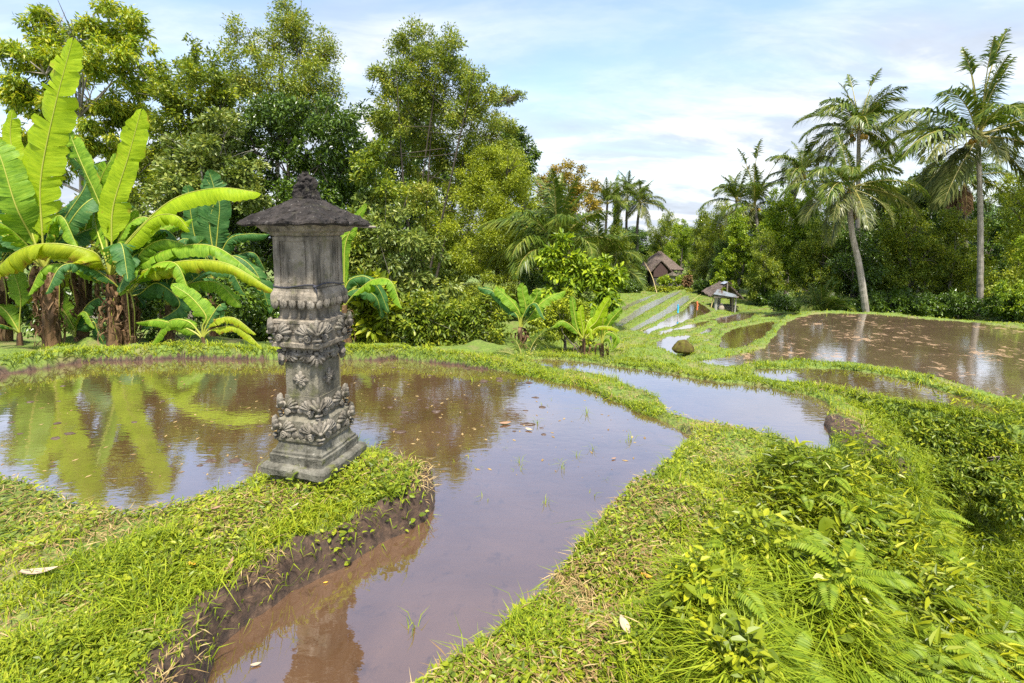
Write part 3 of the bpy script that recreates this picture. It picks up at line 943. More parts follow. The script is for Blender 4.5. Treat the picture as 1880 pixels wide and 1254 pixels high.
# stock crowns for the trees further off
def stock(name, seed, lf, n, L, W, shape, bark='bark', tr=.16):
    rg = np.random.default_rng(seed)
    lb = []
    for (x, y, z, r, rz) in shape:
        lb.append((x, y, z, r, r, rz))
    lb = np.array(lb)
    t_ = thing(name, 'tree', 'tree')
    build('trunk', limbs((0, 0, 0), lb, tr, rg), MT[bark], t_, smooth=True)
    build('crown', [crown(lb, n, L, W, rg, .25, 22, .30, .2)], MT[lf], t_)
    return t_

def rshape(seed, h, wd, n, low=.25):
    rg = np.random.default_rng(seed)
    o = []
    for k in range(n):
        z = h * (low + (1 - low) * (k + .5) / n)
        f = math.sin(math.pi * min(1, (0.35 + .65 * (1 - (k / n)))))
        a = rg.random() * 6.28
        rr = wd * .5 * (0.25 + .75 * (1 - (k / n) ** 1.6)) * (.4 + .5 * rg.random())
        r = wd * (.26 - .08 * k / n)
        o.append((math.cos(a) * rr, math.sin(a) * rr, z - r * .5, r, r * 1.0))
    return o

ST = {
    'lime': stock('leafy_tree', 31, 'leaf_lime', 22000, .17, .075, rshape(1, 6.5, 4.2, 12)),
    'lime2': stock('leafy_tree', 32, 'leaf_lime', 22000, .16, .07, rshape(2, 6.5, 3.6, 12)),
    'mid': stock('leafy_tree', 33, 'leaf_mid', 23000, .17, .075, rshape(3, 6.5, 4.6, 13)),
    'mid2': stock('leafy_tree', 34, 'leaf_mid', 23000, .16, .07, rshape(4, 6.5, 5.0, 13), 'bark_pale'),
    'dark': stock('leafy_tree', 35, 'leaf_dark', 22000, .18, .08, rshape(5, 6.5, 4.8, 13)),
    'yellow': stock('leafy_tree', 36, 'leaf_yellow', 18000, .14, .06, rshape(6, 6.5, 4.4, 13)),
    'grey': stock('leafy_tree', 37, 'leaf_grey', 12000, .17, .08, rshape(7, 6.5, 4.6, 11), 'bark_pale'),
}
USED = set()
def place(kind, px, top, Y, wpx, label, rz, group):
    if group == GL:
        Y *= 1.75
    b = aty(px, 600, Y)
    z = gz(b[0], b[1])
    h = aty(px, top, Y)[2] - z
    base_w = {'lime': 4.2, 'lime2': 3.6, 'mid': 4.6, 'mid2': 5.0, 'dark': 4.8, 'yellow': 4.4, 'grey': 4.6}[kind] * 1.25
    sx = wpx * pxm(Y) / base_w
    s = (sx, sx, h / 5.9)
    if kind not in USED:
        USED.add(kind)
        o = ST[kind]
        o.location = (b[0], b[1], z)
        o.rotation_euler = (0, 0, rz)
        o.scale = s
        o['label'] = label
        o['group'] = group
        return o
    return dup(ST[kind], (b[0], b[1], z), rz, s, label, group)

GR = 'trees along the right side of the terraces'
GF = 'far trees around the thatched house'
PL = [
    ('yellow', 1850, 335, 24.5, 170, 'yellow green tree at the right edge, right of the tallest palm trunk', 0.3, GR),
    ('lime', 1900, 420, 21.5, 130, 'lime bush tree cut by the right edge of the view', 2.2, GR),
    ('mid2', 1735, 400, 27.0, 150, 'green tree just left of the tallest palm trunk', 1.1, GR),
    ('dark', 1690, 320, 31.0, 170, 'dark tree with its top between the two big palm crowns', 0.2, GR),
    ('mid', 1650, 400, 27.5, 150, 'green tree halfway between the two big palm trunks', 2.9, GR),
    ('dark', 1560, 430, 28.5, 130, 'dark green tree standing right behind the leaning palm trunk', 4.4, GR),
    ('dark', 1610, 345, 32.0, 150, 'dark tree behind the leaning palm, right of its crown', 3.3, GR),
    ('mid', 1500, 420, 30.0, 110, 'green tree to the left of the leaning palm, below its fronds', 4.0, GR),
    ('lime2', 1470, 370, 32.5, 110, 'tall lime tree left of the leaning palm crown', 5.0, GR),
    ('lime', 1425, 372, 33.5, 120, 'bright lime domed tree in the middle of the right tree line', 0.9, GR),
    ('mid', 1400, 440, 31.5, 90, 'shadier green tree in front of the bright lime dome', 2.0, GR),
    ('lime2', 1350, 400, 36.0, 100, 'light green pointed tree right behind the open hut roof', 1.7, GR),
    ('mid2', 1385, 385, 40.0, 120, 'green tree under the twin windblown palms', 0.0, GR),
    ('yellow', 1320, 385, 44.0, 100, 'yellow tinged tree right of the sky gap', 2.6, GF),
    ('mid', 1290, 400, 48.0, 80, 'round topped green tree at the right side of the sky gap', 3.6, GF),
    ('grey', 1300, 470, 44.0, 60, 'grey green spreading tree beside the thatched house', 0.5, GF),
    ('dark', 1325, 450, 38.0, 70, 'dark tree in the shade between the house and the open hut', 5.5, GF),
    ('lime', 1245, 415, 56.0, 70, 'lime tree right behind the thatched house roof', 4.6, GF),
    ('mid2', 1215, 400, 60.0, 75, 'green tree rising behind the left slope of the house roof', 3.0, GF),
    ('dark', 1150, 440, 46.0, 70, 'dark tree left of the thatched house', 1.3, GF),
    ('mid', 1130, 430, 42.0, 90, 'green tree behind the lower young palm', 4.9, GF),
    ('dark', 1163, 470, 42.0, 50, 'low dark tree beside the leaning bamboo pole', 2.7, GF),
    ('lime2', 1128, 345, 52.0, 34, 'thin vine covered green tree among the far left palms', 1.9, GF),
    ('grey', 1265, 420, 70.0, 60, 'farthest grey green tree at the bottom of the sky gap', 4.1, GF),
    ('dark', 1060, 440, 30.0, 130, 'dark tree behind the upper young palm', 0.8, GF),
    ('dark', 1000, 400, 24.0, 110, 'dark tree closing the gap right of the fine leaved tree', 2.4, GF),
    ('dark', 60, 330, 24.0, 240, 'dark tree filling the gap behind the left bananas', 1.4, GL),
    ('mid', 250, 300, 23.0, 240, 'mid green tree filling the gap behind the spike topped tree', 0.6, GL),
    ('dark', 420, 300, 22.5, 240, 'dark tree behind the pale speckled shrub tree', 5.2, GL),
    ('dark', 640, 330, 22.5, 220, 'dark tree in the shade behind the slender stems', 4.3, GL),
    ('mid', 830, 400, 21.0, 220, 'green tree low behind the slender stems', 3.9, GL),
    ('mid2', -120, 150, 19.0, 260, 'tree cut by the left edge beside the tallest tree', 3.9, GL),
    ('mid', 930, 330, 32.0, 260, 'green tree far behind the fine leaved tree', 2.2, GL),
    ('dark', 760, 215, 27.0, 230, 'dark tree far behind the slender stems', 0.9, GL),
    ('mid2', 1070, 430, 60.0, 190, 'green tree far behind the golden domed tree', 1.9, GF),
    ('dark', 1150, 425, 68.0, 150, 'dark tree far behind the left palms', 3.1, GF),
    ('mid', 1235, 425, 75.0, 130, 'green tree at the far end of the valley left of the sky gap', 5.1, GF),
    ('lime', 1300, 422, 78.0, 130, 'light green tree at the far end of the valley right of the sky gap', 4.2, GF),
    ('dark', 1370, 400, 62.0, 170, 'dark tree far behind the twin windblown palms', 0.4, GF),
    ('mid', 1460, 385, 48.0, 170, 'green tree far behind the bright lime dome', 2.7, GR),
    ('dark', 1530, 375, 44.0, 170, 'dark tree far behind the leaning palm crown', 1.2, GR),
    ('mid', 1640, 360, 42.0, 190, 'green tree far behind between the two big palms', 5.8, GR),
    ('dark', 1760, 370, 42.0, 190, 'green tree far behind the tallest palm', 3.4, GR),
    ('dark', 1880, 360, 36.0, 200, 'dark tree behind the yellow green tree at the right edge', 4.7, GR),
    ('dark', 1800, 400, 33.0, 180, 'dark tree behind the tallest palm trunk', 1.5, GR),
]
for a in PL:
    place(a[0], a[1], a[2], a[3], a[4], a[5], a[6], a[7])
# low shrubs at the foot of the right tree line
SB = stock('shrub', 41, 'leaf_dark', 6000, .13, .055, [(0, 0, .6, .6, .5), (.5, .2, .5, .5, .4), (-.5, -.1, .5, .5, .45), (.1, -.4, .5, .5, .4), (-.1, .4, .7, .5, .45)], tr=.03)
SB['category'] = 'shrub'
first = True
for k, (px, Y, h, wpx, lab) in enumerate([
    (1440, 27.0, 1.1, 70, 'low shrub between the open hut and the leaning palm'), (1540, 25.6, .9, 60, 'low shrub left of the leaning palm foot'),
    (1640, 25.5, 1.5, 90, 'low shrub right of the leaning palm foot'), (1700, 24.5, 1.2, 90, 'low shrub halfway along the broad pond edge'), (1760, 24.0, 1.3, 80, 'low shrub just left of the tallest palm foot'),
    (1850, 22.0, 1.4, 100, 'low shrub at the right edge behind the broad pond'), (1400, 31.5, 1.2, 60, 'low shrub just right of the open hut'), (1155, 40.0, 1.2, 50, 'low shrub left of the house at the end of the terraces'),
    (1290, 40.0, 1.2, 50, 'low shrub in front of the grey green tree'), (1590, 25.8, 1.3, 70, 'low shrub directly behind the leaning palm foot')]):
    b = aty(px, 600, Y)
    z = gz(b[0], b[1])
    s = wpx * pxm(Y) / 2.2
    o = SB if first else dup(SB, (0, 0, 0))
    first = False
    o.location = (b[0], b[1], z)
    o.rotation_euler = (0, 0, k * 1.7)
    o.scale = (s, s, h / 1.1)
    tag(o, lab, 'shrub', 'low shrubs along the right tree line')

# ------------------------------------------------------------------ coconut palms
def frond_mesh(name, L, elev, sag, rg, nl=54, dry=False, ll=.62, blade='palm', wind=.25, start=.14):
    """frond in the XZ plane starting at origin along +X"""
    n = 26
    s = np.linspace(0, 1, n)
    ang = R(elev) - R(sag) * s ** 1.5
    d = np.stack([np.cos(ang), np.zeros(n), np.sin(ang)], 1)
    p_ = np.vstack([[0, 0, 0], np.cumsum(d[:-1] * L / (n - 1), 0)])
    ch = tube(p_, np.linspace(.032, .006, n), 5, mat=1, cap=False)
    T_, S_, side_all = [], [], []
    V, F = [], []
    sl_ = np.linspace(start, 1.0, nl)
    k = 0
    for side in (-1, 1):
        idx = np.clip((sl_ + rg.normal(size=nl) * .006) * (n - 1), 0, n - 1.01)
        i = idx.astype(int)
        f = (idx - i)[:, None]
        b = p_[i] * (1 - f) + p_[i + 1] * f
        t_ = d[i]
        up_ = np.stack([-t_[:, 2], np.zeros(nl), t_[:, 0]], 1)
        sd = np.array([0, side, 0.0])
        lenp = L * ll * .46 * (np.sin(np.clip(sl_ * 1.02, 0, 1) * math.pi * .86 + .30)) ** .8 * (.85 + .3 * rg.random(nl))
        spread_ = (0.95 - .45 * sl_)[:, None]
        dirn = nrm(t_ * (1 - spread_ * .45) + sd * spread_ + up_ * (.15 + .25 * rg.random(nl))[:, None])
        g1 = np.array([wind * .3, 0, -.62 - .5 * dry]) + rg.normal(size=(nl, 3)) * .16
        m1 = b + dirn * (lenp * .5)[:, None] + g1 * (lenp * .13)[:, None]
        e = b + nrm(dirn + g1 * .75) * (lenp * 1.0)[:, None] + g1 * (lenp * .28)[:, None]
        wv = nrm(np.cross(dirn, up_)) * .5 + t_ * .5
        wv = nrm(wv) * .034
        vv = np.stack([b - wv * .6, b + wv * .6, m1 + wv, m1 - wv, e], 1).reshape(-1, 3)
        o_ = np.arange(nl)[:, None] * 5
        ch.append((vv, o_ + np.array([[0, 1, 2, 3]]), 0))
        ch.append((vv, o_ + np.array([[3, 2, 4]]), 0))
    return ch

def mesh_only(name, ch, mats):
    o = build(name, ch, mats)
    me = o.data
    bpy.data.objects.remove(o)
    return me

FR = {}
for key, (el, sag, dry, bl) in {'up': (86, 45, 0, 'palm'), 'spear': (86, 26, 0, 'palm'), 'steep': (68, 82, 0, 'palm'), 'mid': (46, 92, 0, 'palm'), 'flat': (20, 76, 0, 'palm'), 'low': (-8, 56, 0, 'palm_pale'), 'hang': (-44, 34, 0, 'palm_pale'), 'dead': (-66, 22, 1, 'palm_dry')}.items():
    FR[key] = []
    for q in range(2):
        rg = np.random.default_rng(hash(key) % 1 + 500 + q + len(FR) * 10)
        FR[key].append(mesh_only('frond', frond_mesh('frond', 1.0 * (1.0 if key != 'dead' else .8) * 3.2, el, sag * (1 + .15 * q), rg, dry=bool(dry), ll={'up': .4, 'spear': .36}.get(key, .62), start=.70 if key == 'spear' else .14, nl=22 if key == 'spear' else 66), [MT[bl], MT['palm_rib']]))

def palm(label, pts, r0, FLm, fr, seed, group=None, nuts=0, name='coconut_palm', trunkmat='bark_pale', spin=0.0):
    """pts: trunk path in world; FLm: frond length in metres; fr: list of (class, azimuth deg from +X, scale)"""
    rg = np.random.default_rng(seed)
    base = np.array(pts[0])
    t_ = thing(name, label, 'palm tree', base, group=group)
    top = np.array(pts[-1]) - base
    if np.linalg.norm(top) > .4:
        pth = bez(np.array(pts) - base + np.array([0, 0, 0]), 60)
        pth[0][2] -= .2
        rr = r0 * (1 - .35 * np.linspace(0, 1, 60))
        rr[:4] *= np.array([1.5, 1.35, 1.2, 1.08])
        rr = rr * (1 + .045 * (np.arange(60) % 2))
        build('trunk', tube(pth, rr, 10, rough=r0 * .10, rs=9), MT[trunkmat], t_)
    for (cl, az, s) in fr:
        me = FR[cl][rg.integers(2)]
        o = bpy.data.objects.new('frond', me)
        col.objects.link(o)
        o.parent = t_
        o.location = top + rg.normal(size=3) * np.array([.05, .05, .04])
        o.rotation_euler = (R(rg.normal() * 8), R(rg.normal() * 6), R(az + rg.normal() * 7))
        k = FLm / 3.2 * s * (.9 + .2 * rg.random())
        o.scale = (k, k, k)
        if cl == 'dead':
            o['label'] = 'brown dead frond hanging down'
    for q in range(nuts):
        a = q * 6.28 / nuts + rg.random()
        c = top + np.array([math.cos(a) * .36, math.sin(a) * .36, -.18 - .30 * rg.random()])
        build('coconut', [ellipsoid(c, (.12, .12, .145), 10, 8)], MT['coconut'], t_, smooth=True)
    return t_

def ring(cl, n, s=1.0, a0=0.0):
    return [(cl, a0 + 360.0 * k / n, s) for k in range(n)]

PF = 'coconut palms along the tree lines'
def pp(px, py, Y):
    return aty(px, py, Y)
def gp(px, Y):
    b = aty(px, 600, Y)
    return np.array([b[0], b[1], gz(b[0], b[1])])

Yp = 23.6
palm('tallest coconut palm at the right with a straight pale trunk and orange coconuts', [gp(1797, Yp), pp(1800, 420, Yp), pp(1796, 250, Yp)], .135, 4.3,
     ring('up', 3, .8, 20) + [('spear', 170, 1.05), ('spear', 80, 1.15), ('spear', 20, 1.2), ('spear', 250, 1.1), ('steep', 200, .8), ('steep', -10, .85), ('mid', 175, 1.0), ('mid', 10, 1.0), ('mid', 250, .9), ('mid', 90, .9), ('flat', 185, 1.05), ('flat', -8, 1.05), ('flat', 150, 1.0), ('flat', 40, .95), ('flat', 290, .9),
      ('low', 200, 1.0), ('low', -25, 1.0), ('low', 120, .9), ('low', 260, .8), ('hang', 195, .95), ('hang', 225, .9), ('hang', -30, .95), ('hang', 340, .8), ('hang', 90, .9)], 61, PF, nuts=11)
Yq = 22.6
palm('leaning coconut palm with a curved trunk in the middle of the right tree line', [gp(1592, Yq), pp(1578, 490, Yq), pp(1563, 420, Yq), pp(1561, 345, Yq)], .15, 3.1,
     ring('up', 3, .75, 70) + [('spear', 60, 1.0), ('spear', 150, .95), ('steep', 100, .8), ('steep', 300, .8), ('mid', 190, .95), ('mid', 0, .9), ('mid', 240, .8), ('flat', 175, 1.0), ('flat', 5, 1.0), ('flat', 210, .95), ('flat', 330, .95), ('flat', 90, .9),
      ('low', 190, 1.0), ('low', -15, 1.05), ('low', 225, .9), ('low', 310, .9), ('hang', 205, .95), ('hang', 250, .85), ('hang', 330, .7), ('dead', -10, .55)], 62, PF, nuts=8)
Yr = 29.0
palm('coconut palm whose crown shows above the leaning palm', [gp(1570, Yr), pp(1575, 380, Yr), pp(1577, 240, Yr)], .15, 3.9,
     ring('up', 3, .7, 50) + [('spear', 60, 1.0), ('spear', 10, 1.0), ('spear', 150, .9)] + ring('steep', 4, .85, 20) + ring('mid', 5, .9, 0) + ring('flat', 5, .95, 30) + ring('low', 4, .85, 10) + [('hang', 340, .8), ('hang', 200, .7)], 63, PF, nuts=5)
palm('coconut palm with thin dark trunk left of the big palm crowns', [gp(1440, 37), pp(1452, 400, 37), pp(1472, 318, 37)], .13, 3.4,
     ring('up', 3, .7, 10) + ring('steep', 3, .85, 40) + ring('mid', 4, .95, 0) + ring('flat', 5, 1.0, 20) + ring('low', 4, 1.0, 50) + ring('hang', 3, .8, 100), 64, PF, nuts=3, trunkmat='bark')
palm('windblown palm nearest the sky gap, right one of the twin palms', [gp(1392, 38), pp(1390, 420, 38), pp(1386, 378, 38)], .14, 3.6,
     ring('up', 3, .95, 10) + [('spear', 20, 1.35), ('spear', 160, 1.25), ('spear', 350, 1.3)] + ring('steep', 4, .85, 40) + [('flat', 180, .9), ('flat', 0, .8), ('low', 190, .9), ('low', 160, .8), ('low', 210, .9), ('hang', 200, .8)], 65, PF, nuts=4)
palm('windblown palm nearest the sky gap, left one of the twin palms', [gp(1350, 41), pp(1352, 420, 41), pp(1352, 370, 41)], .14, 3.2,
     ring('up', 4, .9, 10) + ring('steep', 4, .8, 30) + ring('mid', 4, .9, 10) + ring('flat', 3, .9, 170), 66, PF)
palm('coconut palm half hidden behind the tallest palm with brown dead fronds', [gp(1770, 29), pp(1772, 420, 29), pp(1772, 330, 29)], .14, 3.4,
     ring('steep', 3, .7, 30) + ring('mid', 4, .8, 0) + ring('flat', 5, .9, 20) + [('dead', 180, .9), ('dead', 200, .8), ('dead', 260, .8), ('hang', 350, .8), ('low', 0, .8)], 67, PF, trunkmat='bark')
palm('far coconut palm on a thin pale trunk at the left of the sky gap', [gp(1168, 46), pp(1170, 420, 46), pp(1176, 372, 46)], .15, 3.0,
     ring('up', 3, .8, 10) + ring('steep', 3, .85, 40) + ring('mid', 4, .9, 0) + ring('flat', 4, 1.0, 20) + ring('low', 4, 1.0, 0) + [('hang', 300, .9), ('hang', 200, .8)], 68, PF, trunkmat='bark')
palm('far coconut palm between the vine covered tree and the sky gap palm', [gp(1150, 49), pp(1150, 420, 49), pp(1152, 360, 49)], .15, 3.2,
     ring('up', 4, .8, 10) + ring('steep', 4, .8, 40) + ring('mid', 4, .9, 0) + ring('flat', 4, .9, 20) + ring('low', 3, .9, 0), 69, PF, trunkmat='bark')
palm('far coconut palm next to the golden domed tree', [gp(1112, 46), pp(1112, 430, 46), pp(1115, 375, 46)], .15, 3.2,
     ring('up', 4, .8, 10) + ring('steep', 4, .85, 40) + ring('mid', 4, .9, 0) + ring('flat', 4, .9, 20), 70, PF, trunkmat='bark')
palm('upper young coconut palm with long upright fronds left of the terraces', [gp(1020, 21), pp(1020, 470, 21)], .13, 3.6,
     ring('up', 6, 1.0, 10) + ring('steep', 6, 1.0, 40) + ring('mid', 6, 1.0, 0) + ring('flat', 5, .9, 20), 71, PF, trunkmat='bark')
palm('lower young coconut palm arching over the first terrace strips', [gp(1105, 23), pp(1105, 492, 23)], .13, 2.6,
     ring('up', 6, 1.0, 10) + ring('steep', 6, 1.0, 40) + ring('mid', 6, 1.0, 0) + ring('flat', 6, 1.0, 20), 72, PF, trunkmat='bark')
palm('palm seedling with dark fronds at the foot of the right tree line', [gp(1508, 24.5), gp(1508, 24.5) + (0, 0, .25)], .08, 1.9,
     ring('up', 5, 1.0, 10) + ring('steep', 5, .95, 40) + ring('mid', 5, .9, 0), 73, PF, name='palm_seedling')
palm('palm seedling with feathery fronds on the bank by the small bananas', [gp(965, 10.2), gp(965, 10.2) + (0, 0, .1)], .05, 1.15,
     [('steep', 30, 1.0), ('steep', 60, .95), ('mid', 10, 1.0), ('mid', 165, .95), ('steep', 120, .8), ('flat', 175, .8), ('mid', 330, .8)], 74, PF, name='palm_seedling')

# ------------------------------------------------------------------ bananas
def banana_leaf(parent, P, W, normal, fold, rg, m='ban', pet=.16, tears=5, tilt=0.0, tipw=.45, torn=0.15):
    """P control points world (relative to parent), W full width, normal hint, fold droop of the halves in degrees"""
    n = 64
    W = W * .88
    tears = int(tears * 1.6) + 2
    path = bez(P, n)
    t_ = nrm(np.gradient(path, axis=0))
    nh = nrm(np.asarray(normal, float))
    Nn = nrm(nh[None] - t_ * (t_ @ nh)[:, None])
    S = np.cross(t_, Nn)
    ca, sa = math.cos(tilt), math.sin(tilt)
    Nn, S = Nn * ca + S * sa, S * ca - Nn * sa
    i0 = int(pet * n)
    s = np.linspace(0, 1, n - i0)
    prof = np.clip(s / .22, 0, 1) ** .55 * np.clip((1 - s) / .18, 0, 1) ** tipw
    prof = np.maximum(prof * (1 - .30 * s ** 1.5), .04)
    Ltot = np.linalg.norm(np.diff(path, axis=0), axis=1).sum()
    ch = tube(path, np.linspace(.022, .004, n) * (Ltot / 1.6) ** .3, 6, mat=1, cap=False)
    for side in (-1, 1):
        cuts = sorted(set([0, len(s) - 1] + list(rg.integers(4, len(s) - 3, tears))))
        for a, b in zip(cuts[:-1], cuts[1:]):
            k = np.arange(a, b + 1)
            if len(k) < 2:
                continue
            fo = R(fold + rg.normal() * 9)
            wv = np.ones(len(k))
            if b != len(s) - 1:
                wv[-1] -= torn
            if a != 0:
                wv[0] -= torn
            wv = wv * (1 + .07 * rg.normal())
            nc = 6
            rows = []
            uvs = []
            for c in range(nc):
                q = c / (nc - 1)
                f2 = fo * (0.5 + .75 * q)
                sd = S[i0 + k] * side * math.cos(f2) - Nn[i0 + k] * math.sin(f2)
                wob = (.020 * np.sin(k * 1.3 + side) * (k % 3 - 1) + .018 * np.sin(k * .37 + rg.random())) * q * W / .5
                rows.append(path[i0 + k] + sd * (W * .5 * q * prof[k] * wv)[:, None] + Nn[i0 + k] * wob[:, None] - t_[i0 + k] * (W * .05 * q) + t_[i0 + k] * (W * .18 * q))
                uvs.append(np.stack([s[k], np.full(len(k), q * side)], 1))
            V = np.stack(rows, 1).reshape(-1, 3)
            UV = np.stack(uvs, 1).reshape(-1, 2)
            ii = np.arange(len(k) - 1)[:, None] * nc
            jj = np.arange(nc - 1)[None]
            F = np.stack([ii + jj, ii + nc + jj, ii + nc + jj + 1, ii + jj + 1], -1).reshape(-1, 4)
            ch.append((V, F, 0, UV))
    return build('leaf', ch, [MT[m], MT['petiole']], parent, smooth=True)

def dry_flaps(top, bot, n, rg, L=(.25, .6), rad=.12):
    ch = []
    for q in range(n * 3):
        f = rg.random()
        c = bot + (top - bot) * (.25 + .75 * f)
        a = rg.random() * 6.28
        o_ = np.array([math.cos(a), math.sin(a), 0])
        ln = L[0] + rg.random() * (L[1] - L[0])
        p_ = bez([c + o_ * rad * .7, c + o_ * (rad + .08 + .1 * rg.random()) + np.array([0, 0, -.05]), c + o_ * (rad + .05 + .08 * rg.random()) + np.array([rg.normal() * .05, rg.normal() * .05, -ln * .6]), c + o_ * (rad + .04) + np.array([rg.normal() * .08, rg.normal() * .08, -ln])], 8)
        w_ = (.010 + .030 * rg.random() ** 2) * np.array([.6, 1, 1.1, 1, .9, .7, .5, .25])
        sd = np.array([-o_[1], o_[0], 0])
        tw = np.linspace(0, rg.normal() * 1.2, 8)
        sv = sd[None] * np.cos(tw)[:, None] + o_[None] * np.sin(tw)[:, None]
        V = np.stack([p_ - sv * w_[:, None], p_ + sv * w_[:, None]], 1).reshape(-1, 3)
        V = V + rg.normal(size=V.shape) * .008
        k = np.arange(7)[:, None] * 2
        ch.append((V, k + np.array([[0, 1, 3, 2]]), 0))
    return ch

GB = 'banana plants'
def banana(label, px, Y, toppx, stem_r, leaves, fill, seed, dry=14, group=GB, fl=(1.2, 1.8), fm=('ban_deep', 'ban', 'ban_deep')):
    """leaves: (list of (px, py, dY), width px, normal, fold, material, tears)"""
    rg = np.random.default_rng(seed)
    k = 1.3 if px < 800 and Y > 9 else 1.0
    Y, stem_r, fl = Y * k, stem_r * k, (fl[0] * k, fl[1] * k)
    b = gp(px, Y)
    t_ = thing('banana_plant', label, 'banana plant', b, group=group)
    tp = aty(toppx[0], toppx[1], Y) - b
    pth = bez([(0, 0, -.1), tp * .5 + np.array([rg.normal() * .03, 0, 0]), tp], 14)
    build('stem', tube(pth, np.linspace(stem_r * 1.25, stem_r * .7, 14), 10, rough=stem_r * .18, rs=9), MT['ban_stem'], t_)
    if dry:
        build('dry_leaf', dry_flaps(tp, np.zeros(3), dry, rg, rad=stem_r), MT['ban_dry'], t_)
    if dry >= 16:
        for q in range(5):
            a = rg.random() * 6.28
            h = np.array([math.cos(a), math.sin(a), 0])
            Ld = (.7 + .5 * rg.random()) * k
            P = [tp + (0, 0, -.05), tp + h * .16 * k + (0, 0, .04), tp + h * .26 * k + (0, 0, -.3 * Ld), tp + h * .24 * k + (0, 0, -.62 * Ld), tp + h * .2 * k + (0, 0, -1.0 * Ld)]
            o_ = banana_leaf(t_, P, .24 * k, h, 62, rg, 'ban_dry', tears=9, torn=.3)
            o_.name = 'dry_leaf'
            o_['label'] = 'brown dead leaf hanging against the stem'
    for lf in leaves:
        P = [tp + np.array([0, 0, -.05])] + [aty(q[0], q[1], Y + (q[2] if len(q) > 2 else 0)) - b for q in lf[0]]
        banana_leaf(t_, P, lf[1] * pxm(Y), lf[2], lf[3], rg, lf[4], pet=lf[6] if len(lf) > 6 else .18, tears=lf[5])
    for q in range(fill):
        a = rg.random() * 6.28
        el = R(35 + 45 * rg.random())
        L = fl[0] + (fl[1] - fl[0]) * rg.random()
        d = np.array([math.cos(a) * math.cos(el), math.sin(a) * math.cos(el), math.sin(el)])
        h = np.array([math.cos(a), math.sin(a), 0])
        P = [tp + (0, 0, -.05), tp + d * L * .3, tp + d * L * .62 + h * L * .08, tp + d * L * .8 + h * L * .25 + (0, 0, -.12 * L), tp + d * L * .7 + h * L * .5 + (0, 0, -.4 * L)]
        banana_leaf(t_, P, .32 * L, (0, 0, 1), 25 + 25 * rg.random(), rg, fm[rg.integers(len(fm))], tears=int(4 + 6 * rg.random()), torn=.18)
    return t_

FC, UPN, UC = (0.25, -1, .15), (0, 0, 1), (0, -.55, .85)
banana('banana plant at the left with the tallest upright glowing leaf', 92, 9.6, (82, 490), .13, [
    ([(78, 430), (75, 330), (100, 200), (132, 78)], 86, FC, 8, 'ban_young', 8, .22),
    ([(60, 440), (30, 380, -.3), (5, 300, -.3), (-10, 260, -.2)], 70, (0.4, -1, .2), 12, 'ban', 4),
    ([(100, 445), (120, 400, .2), (160, 330, .2), (128, 280, .3)], 60, (-.3, -1, .4), 15, 'ban_deep', 4),
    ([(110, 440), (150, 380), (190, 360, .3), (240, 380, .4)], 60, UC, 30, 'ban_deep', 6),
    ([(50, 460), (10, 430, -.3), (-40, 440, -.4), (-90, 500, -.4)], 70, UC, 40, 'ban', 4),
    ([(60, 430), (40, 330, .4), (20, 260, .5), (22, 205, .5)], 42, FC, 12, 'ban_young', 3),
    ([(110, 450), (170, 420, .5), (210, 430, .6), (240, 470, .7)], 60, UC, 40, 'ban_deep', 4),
], 6, 201, dry=34)
banana('banana plant with one upright and several long arching leaves, left of the shrine', 207, 9.5, (203, 505), .12, [
    ([(205, 450), (208, 380), (235, 290), (258, 206)], 62, FC, 6, 'ban_young', 2, .26),
    ([(195, 440), (185, 380, .2), (150, 300, .2), (128, 245, .3)], 52, (-.3, -1, .3), 10, 'ban', 4, .26),
    ([(190, 490, -.2), (170, 462, -.4), (95, 447, -.7), (30, 462, -.8), (-25, 515, -.8)], 78, UPN, 66, 'ban_old', 4, .12),
    ([(215, 470), (255, 420, -.1), (320, 365, -.2), (400, 345, -.3), (470, 352, -.3)], 72, UC, 34, 'ban_young', 3, .26),
    ([(215, 470), (240, 440, -.2), (280, 400, -.3), (320, 395, -.4), (345, 420, -.4)], 52, UC, 45, 'ban_young', 4, .26),
    ([(190, 460), (175, 400, .5), (185, 330, .6), (210, 285, .6)], 48, (-.3, -1, .2), 10, 'ban', 5),
    ([(215, 480), (260, 450, .4), (300, 420, .5), (350, 405, .5)], 46, UC, 30, 'ban', 4),
], 4, 202, dry=30)
banana('smaller banana plant with low leaves reaching to the shrine', 240, 9.6, (232, 540), .09, [
    ([(245, 500), (270, 475, -.1), (330, 452, -.2), (400, 455, -.2), (475, 510, -.2)], 60, UPN, 50, 'ban', 4, .22),
    ([(245, 510), (280, 492, -.3), (350, 478, -.4), (420, 485, -.4), (500, 532, -.4)], 56, UPN, 62, 'ban_old', 3, .26),
    ([(245, 500), (262, 460, -.2), (300, 440, -.2), (345, 450, -.2)], 52, UC, 50, 'ban', 3, .25),
    ([(230, 500), (222, 470, .2), (228, 430, .2), (250, 390, .3)], 40, FC, 15, 'ban', 3),
    ([(255, 540, .2), (290, 520, .2), (330, 560, .2), (270, 600, .1)], 60, UC, 40, 'ban_deep', 6),
], 4, 203, dry=22)
banana('banana plant at the extreme left edge, mostly in shade', 5, 9.9, (-5, 500), .12, [
    ([(0, 450), (15, 380), (45, 350), (70, 400)], 60, UC, 30, 'ban', 5),
    ([(-5, 440), (-20, 380), (-10, 330), (10, 290)], 60, FC, 15, 'ban_deep', 5),
    ([(10, 470), (40, 440, .3), (90, 420, .3), (130, 440, .3)], 60, UC, 35, 'ban_deep', 4),
], 7, 204, dry=32)
